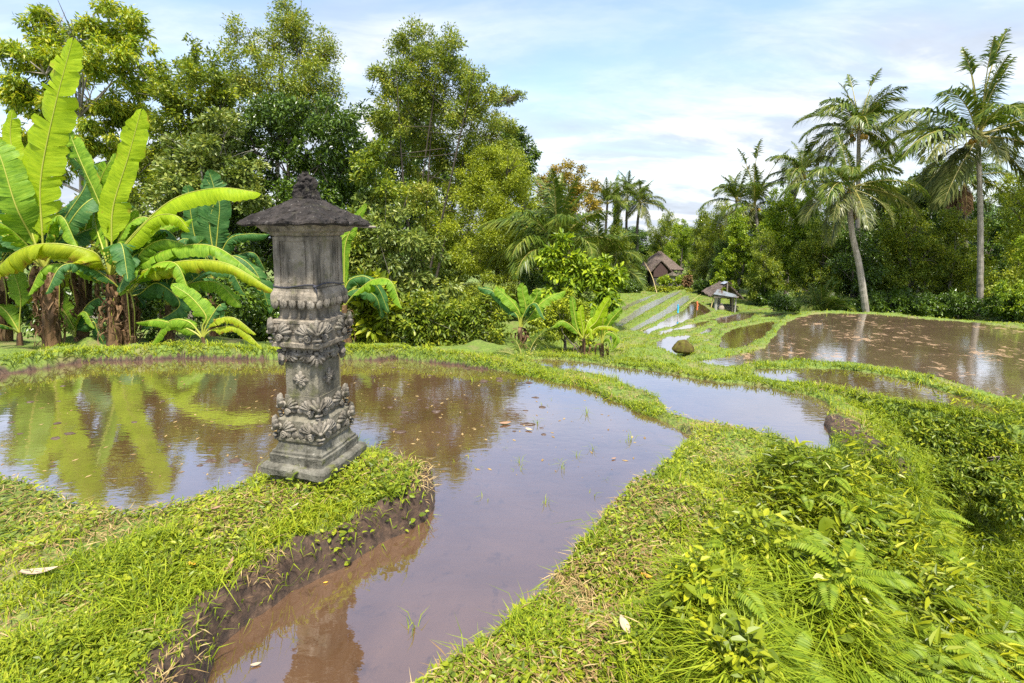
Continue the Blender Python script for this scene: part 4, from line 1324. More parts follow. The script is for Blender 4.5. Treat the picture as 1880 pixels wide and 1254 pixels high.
banana('blue green banana plant farther back behind the arching leaves', 395, 12.0, (390, 510), .11, [
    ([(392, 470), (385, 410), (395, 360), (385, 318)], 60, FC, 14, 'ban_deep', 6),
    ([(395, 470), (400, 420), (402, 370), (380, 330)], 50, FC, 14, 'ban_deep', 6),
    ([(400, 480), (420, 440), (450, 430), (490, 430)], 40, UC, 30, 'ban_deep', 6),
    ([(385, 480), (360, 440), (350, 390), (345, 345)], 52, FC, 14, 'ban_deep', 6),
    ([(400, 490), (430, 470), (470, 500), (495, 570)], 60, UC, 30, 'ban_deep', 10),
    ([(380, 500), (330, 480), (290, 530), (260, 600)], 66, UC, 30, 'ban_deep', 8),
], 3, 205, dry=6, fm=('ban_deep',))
banana('low young banana plant on the bank, nearest the shrine', 372, 8.9, (372, 618), .04, [
    ([(372, 600), (378, 580), (350, 545), (318, 524)], 40, (0.2, -1, .5), 12, 'ban', 2, .3),
    ([(365, 610), (345, 590), (310, 590), (278, 632)], 38, UC, 40, 'ban', 3, .3),
    ([(378, 610), (395, 588), (430, 584), (468, 612)], 30, UPN, 50, 'ban_old', 4, .3),
    ([(380, 612), (400, 602), (440, 602), (484, 642)], 30, UPN, 50, 'ban_old', 3, .35),
    ([(360, 612), (335, 600), (290, 588), (252, 592)], 34, UC, 40, 'ban', 3, .2),
    ([(378, 600), (392, 575), (405, 560), (402, 590)], 28, UC, 30, 'ban_deep', 2),
], 0, 206, dry=0)
banana('low banana sucker with shaded leaves between the left stems', 140, 10.2, (138, 620), .05, [
    ([(135, 600), (110, 560), (85, 520), (70, 500)], 40, FC, 15, 'ban', 2),
    ([(140, 600), (160, 560), (190, 545), (215, 560)], 40, UC, 35, 'ban_deep', 3),
    ([(140, 605), (170, 590), (180, 610), (195, 640)], 34, UC, 35, 'ban_deep', 3),
], 3, 207, dry=0, fl=(.6, .9), fm=('ban', 'ban_deep'))
banana('banana sucker with three shaded leaves at the extreme left foot', 34, 9.7, (36, 610), .05, [
    ([(36, 590), (38, 550), (32, 520), (22, 495)], 40, FC, 12, 'ban', 2, .4),
    ([(30, 600), (10, 570), (-10, 560), (-30, 580)], 36, UC, 30, 'ban', 3),
], 1, 208, dry=0, fl=(.5, .7))
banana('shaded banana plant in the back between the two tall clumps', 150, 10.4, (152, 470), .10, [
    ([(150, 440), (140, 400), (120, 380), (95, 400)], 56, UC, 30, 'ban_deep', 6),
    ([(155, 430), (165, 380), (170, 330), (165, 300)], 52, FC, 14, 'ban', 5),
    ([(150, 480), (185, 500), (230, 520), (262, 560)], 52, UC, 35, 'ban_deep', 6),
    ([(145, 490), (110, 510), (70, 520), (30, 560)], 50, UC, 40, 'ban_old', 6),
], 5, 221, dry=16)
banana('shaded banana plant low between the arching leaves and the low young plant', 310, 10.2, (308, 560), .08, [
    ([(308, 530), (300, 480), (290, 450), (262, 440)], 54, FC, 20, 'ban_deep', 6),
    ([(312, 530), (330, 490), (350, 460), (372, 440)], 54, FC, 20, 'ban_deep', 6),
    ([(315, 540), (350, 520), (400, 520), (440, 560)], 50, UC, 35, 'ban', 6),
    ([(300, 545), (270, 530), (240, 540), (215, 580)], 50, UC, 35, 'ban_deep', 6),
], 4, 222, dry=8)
banana('banana plant hidden behind the shrine column, one curved leaf showing at its right', 640, 11.0, (632, 560), .09, [
    ([(634, 530), (645, 512), (672, 508), (695, 530), (712, 570)], 44, UC, 40, 'ban_deep', 2, .12),
    ([(632, 500), (634, 450), (650, 410), (672, 376)], 24, FC, 15, 'ban', 2, .1),
    ([(630, 520), (620, 480), (628, 440), (650, 425)], 40, FC, 20, 'ban', 3, .1),
    ([(635, 540), (660, 530), (690, 545), (700, 580)], 40, UC, 30, 'ban_deep', 4),
], 1, 209, dry=6)
banana('small banana clump with dark leaves on the bank beyond the pond', 960, 11.8, (955, 600), .07, [
    ([(950, 580), (930, 560), (905, 535), (880, 528)], 28, UC, 30, 'ban_deep', 4),
    ([(955, 580), (945, 560), (925, 540), (912, 530)], 34, UC, 20, 'ban', 4),
    ([(965, 580), (965, 560), (960, 540), (958, 522)], 28, FC, 12, 'ban', 3),
    ([(970, 585), (990, 560), (1010, 545), (1035, 535)], 34, UC, 25, 'ban', 5),
    ([(960, 580), (975, 560), (985, 545), (986, 534)], 28, FC, 15, 'ban', 3),
], 3, 210, dry=6, fl=(.7, 1.0))
banana('small bright banana clump at the top of the terrace slope', 1075, 10.9, (1072, 620), .05, [
    ([(1070, 600), (1068, 590), (1066, 575), (1068, 562)], 18, FC, 8, 'ban_young', 1, .05),
    ([(1060, 605), (1055, 580), (1052, 560), (1050, 545)], 18, FC, 12, 'ban', 3),
    ([(1080, 605), (1095, 590), (1108, 565), (1118, 550)], 24, FC, 15, 'ban_young', 3),
    ([(1060, 610), (1045, 595), (1030, 590), (1015, 600)], 22, UC, 35, 'ban', 4),
    ([(1085, 610), (1100, 600), (1120, 600), (1135, 606)], 20, UC, 40, 'ban_old', 5),
], 2, 211, dry=6, fl=(.5, .8), fm=('ban_young', 'ban'))
banana('small bright banana plant at the right end of the bank clumps', 1108, 11.2, (1106, 630), .05, [
    ([(1106, 600), (1108, 580), (1112, 560), (1118, 545)], 24, FC, 10, 'ban_young', 2),
    ([(1110, 610), (1120, 590), (1130, 578), (1140, 568)], 22, FC, 15, 'ban', 3),
    ([(1110, 615), (1120, 610), (1132, 620), (1125, 640)], 20, UC, 30, 'ban', 3),
    ([(1100, 610), (1094, 595), (1090, 580), (1092, 566)], 18, FC, 12, 'ban', 2),
], 2, 212, dry=4, fl=(.4, .6), fm=('ban_young', 'ban'))

# ------------------------------------------------------------------ shrine
SHX, SHY = atz(581, 852, .31)[:2]
SY = SHY
PXS = (SHY / (CP - (640 - CY) / FPX * SP)) / FPX * 0.925     # metres per photo pixel at the shrine
view_az = math.atan2(SHX, SHY)                          # direction camera -> shrine
near_ang = math.atan2(-SHY, -SHX)                       # towards the camera
ROT = near_ang + R(7)
def zs(py):
    return aty(570, py, SHY)[2]
shrine = thing('stone_shrine', 'grey carved stone pillar shrine with a black pyramid roof on the grassy spit', 'shrine', (SHX, SHY, 0.0))

def sq_ring(hd, n_side=12, rad=.008):
    """square ring points (corner at angle 0 before rotation), hd half diagonal"""
    c = [np.array([math.cos(a), math.sin(a)]) * hd for a in (0, math.pi / 2, math.pi, 1.5 * math.pi)]
    P = []
    for k in range(4):
        a, b = c[k], c[(k + 1) % 4]
        L = np.linalg.norm(b - a)
        e = min(rad / max(L, 1e-6), .2)
        for s in np.linspace(e, 1 - e, n_side):
            P.append(a + (b - a) * s)
    P = np.array(P)
    ca, sa = math.cos(ROT), math.sin(ROT)
    return np.stack([P[:, 0] * ca - P[:, 1] * sa, P[:, 0] * sa + P[:, 1] * ca], 1)

def sq_stack(prof, rough=.003, rs=30, seed=0, ns=14, step=.012, cap=True, bias=None):
    """prof: list of (half-diagonal px, z metres) bottom to top"""
    pr = []
    for (a, za), (b, zb) in zip(prof[:-1], prof[1:]):
        L = math.hypot((b - a) * PXS, zb - za)
        k = max(1, int(L / step))
        for q in range(k):
            f = q / k
            pr.append((a + (b - a) * f, za + (zb - za) * f))
    pr.append(prof[-1])
    rings = [np.c_[sq_ring(h * PXS, ns), np.full(4 * ns, z)] for h, z in pr]
    m, n = len(rings), 4 * ns
    V = np.concatenate(rings)
    d = np.c_[nrm(V[:, :2]), np.zeros(len(V))]
    V = V + d * (fbm(V, rs, 3, seed) * rough)[:, None]
    V[:, 2] += vnoise(V, rs * .7, seed + 9) * rough * .8
    i = np.arange(m - 1)[:, None] * n
    j = np.arange(n)[None]
    F = np.stack([i + j, i + (j + 1) % n, i + n + (j + 1) % n, i + n + j], -1).reshape(-1, 4)
    ch = [(V, F, 0)]
    if cap:
        for e in (0, m - 1):
            ring_ = V[e * n:(e + 1) * n]
            cc = ring_.mean(0)
            Vc = np.vstack([ring_, cc[None]])
            q = np.arange(n)
            ch.append((Vc, np.stack([q, (q + 1) % n, np.full(n, n)], 1), 0))
    return ch

Z = {k: zs(v) for k, v in dict(g=862, s1=848, s1t=832, s2=828, s2t=806, s3t=796, lb=795, lbt=752, up=748, upt=716, sh=718, sht=655, cb=625, cbt=580, nk=579, nkt=556, co=553, cot=536, bx=526, bxt=432, fl=413, ev=412, evt=405, ap=369, ft=318).items()}
build('base_slab', sq_stack([(80, Z['g'] - .1), (88, Z['s1'] + .01), (102, Z['s1'] + .015), (103, Z['s1t'] - .01), (99, Z['s1t'] + .006), (86, Z['s1t'] + .012)], .008, 14, 1), MT['stone_base'], shrine)
build('base_slab', sq_stack([(84, Z['s2'] - .02), (85, Z['s2t'] - .035), (80, Z['s2t'] - .03), (80, Z['s2t'] - .014), (74, Z['s2t'] - .006), (67, Z['s3t'] + .005)], .004, 22, 2), MT['stone_base'], shrine)
build('carved_block', sq_stack([(66, Z['lb'] - .012), (72, Z['lb'] + .012), (72, Z['lb'] + .03), (69, Z['lb'] + .036), (69, Z['lbt'] - .02), (66, Z['lbt'] - .012), (57, Z['lbt'] + .004), (57, Z['up']), (54, Z['upt'])], .003, 25, 3), MT['stone_low'], shrine)
build('shaft', sq_stack([(52.5, Z['sh'] - .01), (52.5, Z['sh'] + .002), (51, Z['sh'] + .008), (51, Z['sht'] - .012), (48, Z['sht'] - .008), (48, Z['cb'] - .02)], .002, 25, 4), MT['stone_low'], shrine)
build('collar', sq_stack([(50, Z['cb'] - .045), (64, Z['cb'] - .015), (73, Z['cb'] - .008), (74, Z['cb'] + .018), (70, Z['cb'] + .024), (70, Z['cbt'] - .03), (71.5, Z['cbt'] - .022), (71.5, Z['cbt'] - .006), (62, Z['cbt'] + .002)], .003, 25, 5), MT['stone'], shrine)
build('neck', sq_stack([(60, Z['nk'] - .004), (60, Z['nk'] + .008), (57, Z['nk'] + .012), (57, Z['nkt'] + .02)], .002, 25, 6), MT['stone'], shrine)
build('cornice', sq_stack([(60, Z['co'] - .01), (68, Z['co'] + .012), (72, Z['co'] + .030), (72, Z['cot'] - .004), (70, Z['cot'] + .010), (67, Z['cot'] + .022), (65.5, Z['bx'] + .003)], .003, 25, 7), MT['stone'], shrine)
build('niche_box', sq_stack([(61, Z['bx'] + .001), (61, Z['bxt'] - .005), (68, Z['bxt'] + .004), (70, Z['bxt'] + .018), (82, Z['bxt'] + .030), (84, Z['bxt'] + .044), (98, Z['fl'] + .008)], .0025, 22, 8), MT['stone'], shrine)
build('roof', sq_stack([(96, Z['ev'] - .004), (114, Z['ev'] - .008), (122, Z['ev'] + .002), (121, Z['evt'] - .010), (106, Z['evt'] + .022), (80, Z['evt'] + .068), (55, Z['evt'] + .104), (30, Z['ap'] + .01), (20, Z['ap'] + .014)], .016, 24, 9, ns=40, step=.010), MT['roof_stone'], shrine)
fin = sq_stack([(23, Z['ap'] - .005), (24, Z['ap'] + .02), (24, Z['ap'] + .06), (20, Z['ap'] + .075), (22, Z['ap'] + .10), (21, Z['ap'] + .13), (16, Z['ap'] + .155), (9, Z['ap'] + .175), (5, Z['ft'] + .01)], .022, 26, 12, ns=14, step=.008)
build('finial', fin, MT['roof_stone'], shrine)

def frame(ang, tilt=0.0):
    """outward, side, up axes at horizontal angle"""
    o_ = np.array([math.cos(ang), math.sin(ang), 0])
    s_ = np.array([-math.sin(ang), math.cos(ang), 0])
    u_ = np.array([0, 0, 1.0])
    return o_, s_, u_

def petal(c, o_, s_, u_, a, ln, wd, th):
    """flat petal radiating at angle a in the s/u plane"""
    d = s_ * math.cos(a) + u_ * math.sin(a)
    e = -s_ * math.sin(a) + u_ * math.cos(a)
    Mx = np.stack([d, e, o_], 1)
    main = ellipsoid(np.asarray(c) + d * ln * .5, (ln * .55, wd * .5, th), 10, 7, Mx)
    rib = ellipsoid(np.asarray(c) + d * ln * .5 + o_ * th * .7, (ln * .5, wd * .10, th * .5), 6, 5, Mx)
    return [main, rib]

def volute(c, o_, s_, u_, r, th, hand=1, turns=1.8):
    a = np.linspace(0, turns * 2 * math.pi, 26)
    rr = np.linspace(r, r * .15, 26)
    P = np.asarray(c)[None] + hand * s_[None] * (np.cos(a) * rr)[:, None] + u_[None] * (np.sin(a) * rr)[:, None] + o_[None] * np.linspace(0, th * .9, 26)[:, None]
    return tube(P, np.linspace(th, th * .55, 26), 6)

def flower(ang, dist, z, r):
    o_, s_, u_ = frame(ang)
    c = o_ * dist + u_ * z
    ch = []
    for k in range(4):
        ch += petal(c, o_, s_, u_, k * math.pi / 2, r * 1.05, r * .62, .010)
        ch += petal(c + o_ * .002, o_, s_, u_, k * math.pi / 2 + math.pi / 4, r * .85, r * .46, .012)
    for k in range(8):
        a = k * math.pi / 4 + .39
        ch += petal(c + o_ * .008, o_, s_, u_, a, r * .45, r * .22, .009)
    ch.append(ellipsoid(c + o_ * .014, (r * .15, r * .15, .012), 10, 7, np.stack([s_, u_, o_], 1)))
    return ch

def carving(ang, dist, z, W, H, down=False, face=True):
    """leafy corner ornament: fanned petals, paired volutes and a boss"""
    o_, s_, u_ = frame(ang)
    c = o_ * dist + u_ * z
    ch = []
    for side in (-1, 1):
        # two wings wrap back along the adjoining faces
        wv = nrm(s_ * side - o_ * .85)
        ow = nrm(o_ + s_ * side * .85)
        b = c + wv * W * .30
        for k in range(4):
            ch += petal(b + wv * W * .05, ow, wv, u_, (.15 + .32 * k) if not down else -(.2 + .35 * k), H * (.62 - .05 * k), W * .24, .016)
        ch += volute(b + wv * W * .10 - u_ * H * .18 + ow * .010, ow, wv, u_, W * .17, .0095, 1)
        ch += volute(c + wv * W * .20 + u_ * H * .16 + ow * .014, ow, wv, u_, W * .14, .009, -1)
        ch.append(ellipsoid(c + wv * W * .16 - u_ * H * .02 + ow * .018, (W * .07, W * .07, .014), 8, 6, np.stack([wv, u_, ow], 1)))
    for k in range(5):
        a = math.pi / 2 + (k - 2) * .42
        if down:
            a = -a
        ch += petal(c + o_ * .012, o_, s_, u_, a, H * (.60 - .06 * abs(k - 2)), W * .22, .020)
    ch.append(ellipsoid(c + o_ * .022 + u_ * H * .05, (W * .11, H * .09, .022), 10, 7, np.stack([s_, u_, o_], 1)))
    ch.append(ellipsoid(c + o_ * .018 - u_ * H * .2, (W * .22, H * .06, .016), 10, 7, np.stack([s_, u_, o_], 1)))
    ch.append(ellipsoid(c + o_ * .012 - u_ * H * .34, (W * .16, H * .07, .016), 10, 7, np.stack([s_, u_, o_], 1)))
    return ch

corners = [ROT + k * math.pi / 2 for k in range(4)]
faces = [a + math.pi / 4 for a in corners]
q2 = math.sqrt(.5)
for a in faces:
    build('flower_relief', flower(a, 51 * PXS * q2 + .002, (Z['sh'] + Z['sht']) / 2 - .004, 17 * PXS), MT['stone_carve'], shrine, smooth=True)
for a in corners:
    build('corner_carving', carving(a, 68 * PXS, (Z['cb'] + Z['cbt']) / 2 - .005, .15, .175), MT['stone_carve'], shrine, smooth=True)
    build('corner_carving', carving(a, 52 * PXS, Z['cb'] - .055, .13, .16, down=True), MT['stone_carve'], shrine, smooth=True)
    build('corner_carving', carving(a, 67 * PXS, (Z['lb'] + Z['lbt']) / 2 - .004, .15, .17), MT['stone_carve'], shrine, smooth=True)
    build('corner_carving', carving(a, 57 * PXS, Z['up'] + .045, .128, .16), MT['stone_carve'], shrine, smooth=True)
# bands of hanging petals and small rosettes between the corners
for a in faces:
    o_, s_, u_ = frame(a)
    ch = []
    hs = 71 * PXS * q2
    for k in range(5):
        x = (k - 2.0) / 5 * hs * 2 * .98
        c = o_ * (hs + .001) + s_ * x + u_ * (Z['co'] + .034)
        ch += petal(c, o_, s_, u_, -math.pi / 2, .062, .060, .016)
        for q in (-1, 1):
            ch += petal(c + o_ * .009 + s_ * q * .012, o_, s_, u_, -math.pi / 2, .044, .012, .010)
    build('petal_band', ch, MT['stone_carve'], shrine, smooth=True)
    for x in (-.5, .5):
        c = o_ * (70 * PXS * q2 + .003) + s_ * x * .115 + u_ * (Z['cb'] + .055)
        build('rosette', volute(c, o_, s_, u_, .020, .007, 1) + [ellipsoid(c, (.010, .010, .010), 8, 6, np.stack([s_, u_, o_], 1))], MT['stone_carve'], shrine, smooth=True)
    build('moulding', [box(o_ * (70 * PXS * q2 + .002) + u_ * (Z['cb'] + .086), (.006, .26, .008), a)], MT['stone'], shrine)
    ch = []
    for k in range(4):
        c = o_ * (69 * PXS * q2 + .002) + s_ * (k - 1.5) * .05 + u_ * (Z['lb'] + .03)
        ch += petal(c, o_, s_, u_, math.pi / 2, .055, .05, .012)
    build('frieze', ch, MT['stone_carve'], shrine, smooth=True)
    ch = []
    for k in range(3):
        c = o_ * (57 * PXS * q2 + .002) + s_ * (k - 1) * .05 + u_ * (Z['up'] + .004)
        ch += petal(c, o_, s_, u_, math.pi / 2, .05, .055, .014)
    build('frieze', ch, MT['stone_carve'], shrine, smooth=True)
    ch = []
    for k in range(5):
        c = o_ * (49 * PXS * q2 + .004) + s_ * (k - 2) * .045 + u_ * (Z['cb'] - .026)
        ch += petal(c, o_, s_, u_, -math.pi / 2, .055, .042, .014)
    build('frieze', ch, MT['stone_carve'], shrine, smooth=True)
    # pilaster strips at the outer edges of the niche faces
    hb_ = 61 * PXS * q2
    zm, hh = (Z['bx'] + Z['bxt']) / 2, Z['bxt'] - Z['bx'] - .02
    sgn = 1 if np.dot(s_, [1, 0, 0]) * (1 if np.dot(o_, [math.cos(ROT - .785), math.sin(ROT - .785), 0]) > .9 else -1) > 0 else -1
    for sg in (-1, 1):
        build('pilaster', [box(o_ * (hb_ + .002) + s_ * sg * (hb_ - .026) + u_ * zm, (.014, .048, hh), a)], MT['stone'], shrine)
        build('bead', [box(o_ * (hb_ - .001) + s_ * sg * (hb_ - .066) + u_ * zm, (.009, .010, hh - .05), a)], MT['stone'], shrine)
        build('rail', [box(o_ * (hb_ + .0015) + u_ * (zm + sg * (hh / 2 - .014)), (.012, 2 * hb_ - .102, .026), a)], MT['stone'], shrine)

# cord knotted round the niche
mc, T = mat('dark_cord')
p = T.n('ShaderNodeBsdfPrincipled')
p.inputs['Base Color'].default_value = (0.03, 0.03, 0.04, 1)
p.inputs['Roughness'].default_value = 0.7
out(T, p.outputs[0])
MT['cord'] = mc
rp = sq_ring(66 * PXS, 6, .01)
zc_ = Z['bx'] + .022
ringp = np.c_[np.vstack([rp, rp[:1]]), np.full(len(rp) + 1, zc_)] + np.array([SHX, SHY, 0])
ringp[:, 2] += np.array([.012 * math.sin(k * .9) for k in range(len(ringp))])
kn = np.array([math.cos(ROT), math.sin(ROT)]) * 67 * PXS
cord = build('cord', tube(ringp, .0045, 6, cap=False) + [ellipsoid((SHX + kn[0], SHY + kn[1], ringp[0][2]), (.012, .012, .010))]
             + tube([(SHX + kn[0], SHY + kn[1], ringp[0][2]), (SHX + kn[0] * 1.05 + .008, SHY + kn[1] * 1.05, ringp[0][2] - .02), (SHX + kn[0] * 1.03 + .014, SHY + kn[1] * 1.03, ringp[0][2] - .045)], .0035, 5), MT['cord'])
tag(cord, 'thin dark cord knotted around the foot of the shrine niche', 'cord')
bp = aty(622, 700, SHY + .35)
bst = build('bamboo_stake', tube([(bp[0], bp[1], gz(bp[0], bp[1]) - .1), (bp[0], bp[1], zs(655))], .016, 10), MT['bamboo'], smooth=True)
tag(bst, 'yellow bamboo stake standing behind the shrine shaft', 'stake')
st_a, st_b = aty(640, 413, SHY + .2), aty(690, 417, SHY + .2)
stk = build('stick', tube(bez([st_a, st_a * .5 + st_b * .5 + (0, 0, -.004), st_b], 8), np.linspace(.011, .007, 8), 7, rough=.003, rs=40), MT['wood_old'], smooth=True)
tag(stk, 'short grey stick lying under the right eave of the shrine roof', 'stick')

# ------------------------------------------------------------------ far buildings
mt_, T = mat('old_thatch')
t = T.n('ShaderNodeTexCoord')
n1 = T.noise(t.outputs['Object'], 9, 6, 0.7)
n2 = T.noise(t.outputs['Object'], 1.6, 4, 0.6)
c = T.ramp(n1, [(0.3, (0.05, 0.035, 0.028)), (0.55, (0.13, 0.095, 0.075)), (0.75, (0.24, 0.19, 0.15))])
c = T.mix(T.ramp(n2, [(0.5, 0.0), (0.7, 0.6)]), c, (0.08, 0.075, 0.04))
p = T.n('ShaderNodeBsdfPrincipled')
T.l(c, p.inputs['Base Color'])
p.inputs['Roughness'].default_value = 0.95
T.l(bump(T, n1, 1.0, 0.08), p.inputs['Normal'])
out(T, p.outputs[0])
MT['thatch'] = mt_
mt_, T = mat('rusty_sheet')
t = T.n('ShaderNodeTexCoord')
n1 = T.noise(t.outputs['Object'], 2.4, 5, 0.65)
c = T.ramp(n1, [(0.42, (0.40, 0.44, 0.50)), (0.55, (0.30, 0.29, 0.30)), (0.62, (0.16, 0.06, 0.035))])
p = T.n('ShaderNodeBsdfPrincipled')
T.l(c, p.inputs['Base Color'])
p.inputs['Metallic'].default_value = 0.3
p.inputs['Roughness'].default_value = 0.5
out(T, p.outputs[0])
MT['sheet'] = mt_
def plain(name, c, rough=.7, trans=0.0):
    m, T = mat(name)
    t = T.n('ShaderNodeTexCoord')
    n1 = T.noise(t.outputs['Object'], 14, 5, 0.65)
    p = T.n('ShaderNodeBsdfPrincipled')
    T.l(T.mix(n1, tuple(x * .65 for x in c), tuple(min(1, x * 1.25) for x in c)), p.inputs['Base Color'])
    p.inputs['Roughness'].default_value = rough
    out(T, p.outputs[0])
    return m
MT['board'] = plain('red_brown_board', (0.075, 0.042, 0.034))
MT['dark_wall'] = plain('dark_wall', (0.06, 0.055, 0.05), .9)
MT['concrete'] = plain('concrete', (0.36, 0.34, 0.30), .9)
MT['blue'] = plain('blue_plastic', (0.03, 0.38, 0.62), .4)
MT['orange'] = plain('orange_plastic', (0.75, 0.20, 0.07), .5)
MT['mud_clod'] = plain('mud_clod', (0.075, 0.045, 0.026), .5)
MT['sack'] = plain('sack', (0.34, 0.28, 0.22), .9)
MT['barrel'] = plain('grey_barrel', (0.14, 0.17, 0.20), .5)
MT['brown_leaf'] = plain('fallen_leaf_brown', (0.28, 0.16, 0.09), .8)
MT['pale_leaf'] = plain('fallen_leaf_pale', (0.40, 0.30, 0.20), .8)
MT['gold_leaf'] = plain('fallen_leaf_gold', (0.62, 0.33, 0.02), .6)

def slab(pts, th):
    """thick sheet from a quad or tri of points"""
    P = np.asarray(pts, float)
    nn = nrm(np.cross(P[1] - P[0], P[2] - P[0]))
    Q = P - nn * th
    k = len(P)
    ch = [(P, np.arange(k)[None], 0), (Q, np.arange(k)[None, ::-1], 0)]
    for a in range(k):
        b = (a + 1) % k
        ch.append((np.array([P[a], Q[a], Q[b], P[b]]), np.array([[0, 1, 2, 3]]), 0))
    return ch

def rough_slab(a, b, c, d, th, rg, nu=16, nv=10, amp=.04):
    """thatch slope: a-b eave, d-c ridge, ragged along the eave"""
    a, b, c, d = map(np.asarray, (a, b, c, d))
    u = np.linspace(0, 1, nu)[:, None, None]
    v = np.linspace(0, 1, nv)[None, :, None]
    P = (a * (1 - u) + b * u) * (1 - v) + (d * (1 - u) + c * u) * v
    nn = nrm(np.cross(b - a, d - a))
    P = P + nn * (rg.normal(size=(nu, nv, 1)) * amp * .35)
    P[:, 0] += (a - d) / np.linalg.norm(a - d) * (rg.random((nu, 1)) * amp * 1.6)
    Q = P - nn * th
    ch = []
    i = np.arange(nu - 1)[:, None] * nv
    j = np.arange(nv - 1)[None]
    F = np.stack([i + j, i + nv + j, i + nv + j + 1, i + j + 1], -1).reshape(-1, 4)
    ch.append((P.reshape(-1, 3), F, 0))
    ch.append((Q.reshape(-1, 3), F[:, ::-1], 0))
    for idx in (np.arange(nu) * nv, np.arange(nu) * nv + nv - 1, np.arange(nv), (nu - 1) * nv + np.arange(nv)):
        A, B = P.reshape(-1, 3)[idx], Q.reshape(-1, 3)[idx]
        V = np.concatenate([A, B])
        k = np.arange(len(idx) - 1)[:, None]
        ch.append((V, k + np.array([[0, 1, len(idx) + 1, len(idx)]]), 0))
    return ch

rgb = np.random.default_rng(77)
# house
HY = 46.0
hb = gp(1223, HY)
house = thing('thatched_house', 'old house with a steep brown thatched hip roof at the far end of the terraces', 'house', hb)
u1 = pxm(HY)
def hp(px, py, dy=0.0):
    return aty(px, py, HY + dy) - hb
ez = hp(1220, 494)[2]
apz = hp(1222, 463)[2]
x0, x1 = hp(1186, 500)[0], hp(1252, 500)[0]
dep = 3.4
ap = np.array([(x0 + x1) / 2 + .2, dep / 2, apz])
ap2 = ap + np.array([-.25, 0, 0])
E = [np.array([x0, -.4, ez]), np.array([x1, -.4, ez]), np.array([x1, dep + .4, ez]), np.array([x0, dep + .4, ez])]
rf = []
rf += rough_slab(E[0], E[1], ap, ap2, .12, rgb, amp=.06)
rf += rough_slab(E[1], E[2], ap, ap, .12, rgb, amp=.06)
rf += rough_slab(E[2], E[3], ap2, ap, .12, rgb, amp=.06)
rf += rough_slab(E[3], E[0], ap2, ap2, .12, rgb, amp=.06)
build('roof', rf, MT['thatch'], house)
build('wall', [box(((x0 + x1) / 2 - .1, dep / 2 + .2, ez / 2 - .1), (x1 - x0 - .9, dep - 1.0, ez + .1))], MT['dark_wall'], house)
# porch with gable
gx0, gx1 = hp(1191, 500)[0], hp(1216, 500)[0]
gz0, gz1 = hp(1200, 494)[2], hp(1205, 478)[2]
gm = (gx0 + gx1) / 2
pr = rough_slab((gx0 - .2, -1.7, gz0 - .1), (gx0 - .2, .5, gz0 - .1), (gm, .9, gz1 + .05), (gm, -1.7, gz1 + .05), .08, rgb)
pr += rough_slab((gx1 + .55, .5, gz0 - .3), (gx1 + .55, -1.7, gz0 - .3), (gm, -1.7, gz1 + .05), (gm, .9, gz1 + .05), .08, rgb)
build('porch_roof', pr, MT['thatch'], house)
build('gable', slab([(gx0, -1.6, gz0 - .6), (gx1, -1.6, gz0 - .6), (gx1, -1.6, gz0 - .05), (gm, -1.6, gz1 - .08), (gx0, -1.6, gz0 - .05)], .06), MT['board'], house)
build('porch_wall', [box((gm, -1.0, (gz0 - .6) / 2), (gx1 - gx0, 1.1, gz0 - .55))], MT['dark_wall'], house)
for px in (1230, 1243, 1250):
    x = hp(px, 500)[0]
    build('post', tube([(x, -.25, -.1), (x, -.25, ez - .05)], .07, 8), MT['wood_old'], house)
build('step', [box(((x0 + x1) / 2 + .3, -.5, .12), (x1 - x0 - .4, .7, .3))], MT['concrete'], house)
# small pillar shrine in front of the house, bamboo pole, fence
zz_ = gp(1232, 43.5)
ps = thing('house_shrine', 'small grey pillar shrine in front of the thatched house', 'shrine', zz_)
def vstack(c, prof):
    ch = []
    for (wd, z0, z1) in prof:
        ch.append(box((c[0], c[1], (z0 + z1) / 2), (wd, wd, z1 - z0), .6))
    return ch
build('base', vstack((0, 0), [(.7, -.1, .2), (.55, .2, .4)]), MT['concrete'], ps)
build('pillar', vstack((0, 0), [(.34, .4, .9), (.5, .9, 1.0), (.36, 1.0, 1.3)]), MT['concrete'], ps)
build('roof', [box((0, 0, 1.36), (.75, .75, .1), .6), box((0, 0, 1.46), (.45, .45, .1), .6), box((0, 0, 1.56), (.2, .2, .12), .6)], MT['stone'], ps)
pa, pb = gp(1205, 40), aty(1183, 481, 41.5)
pole = build('bamboo_pole', tube(bez([pa + (0, 0, -.1), pa * .5 + pb * .5 + (.1, 0, .1), pb], 12), np.linspace(.038, .02, 12), 7), MT['bamboo'], smooth=True)
tag(pole, 'long pale bamboo pole leaning left of the thatched house', 'pole')
fb = gp(1262, 43.0)
fc = thing('picket_fence', 'low grey picket fence right of the thatched house', 'fence', fb)
for k in range(9):
    build('picket', [box((k * .22 - .9, 0, .4), (.07, .05, .95 + .08 * (k % 3)))], MT['wood_old'], fc)
build('rail', [box((0, .05, .35), (2.1, .04, .07)), box((0, .05, .65), (2.1, .04, .07))], MT['wood_old'], fc)
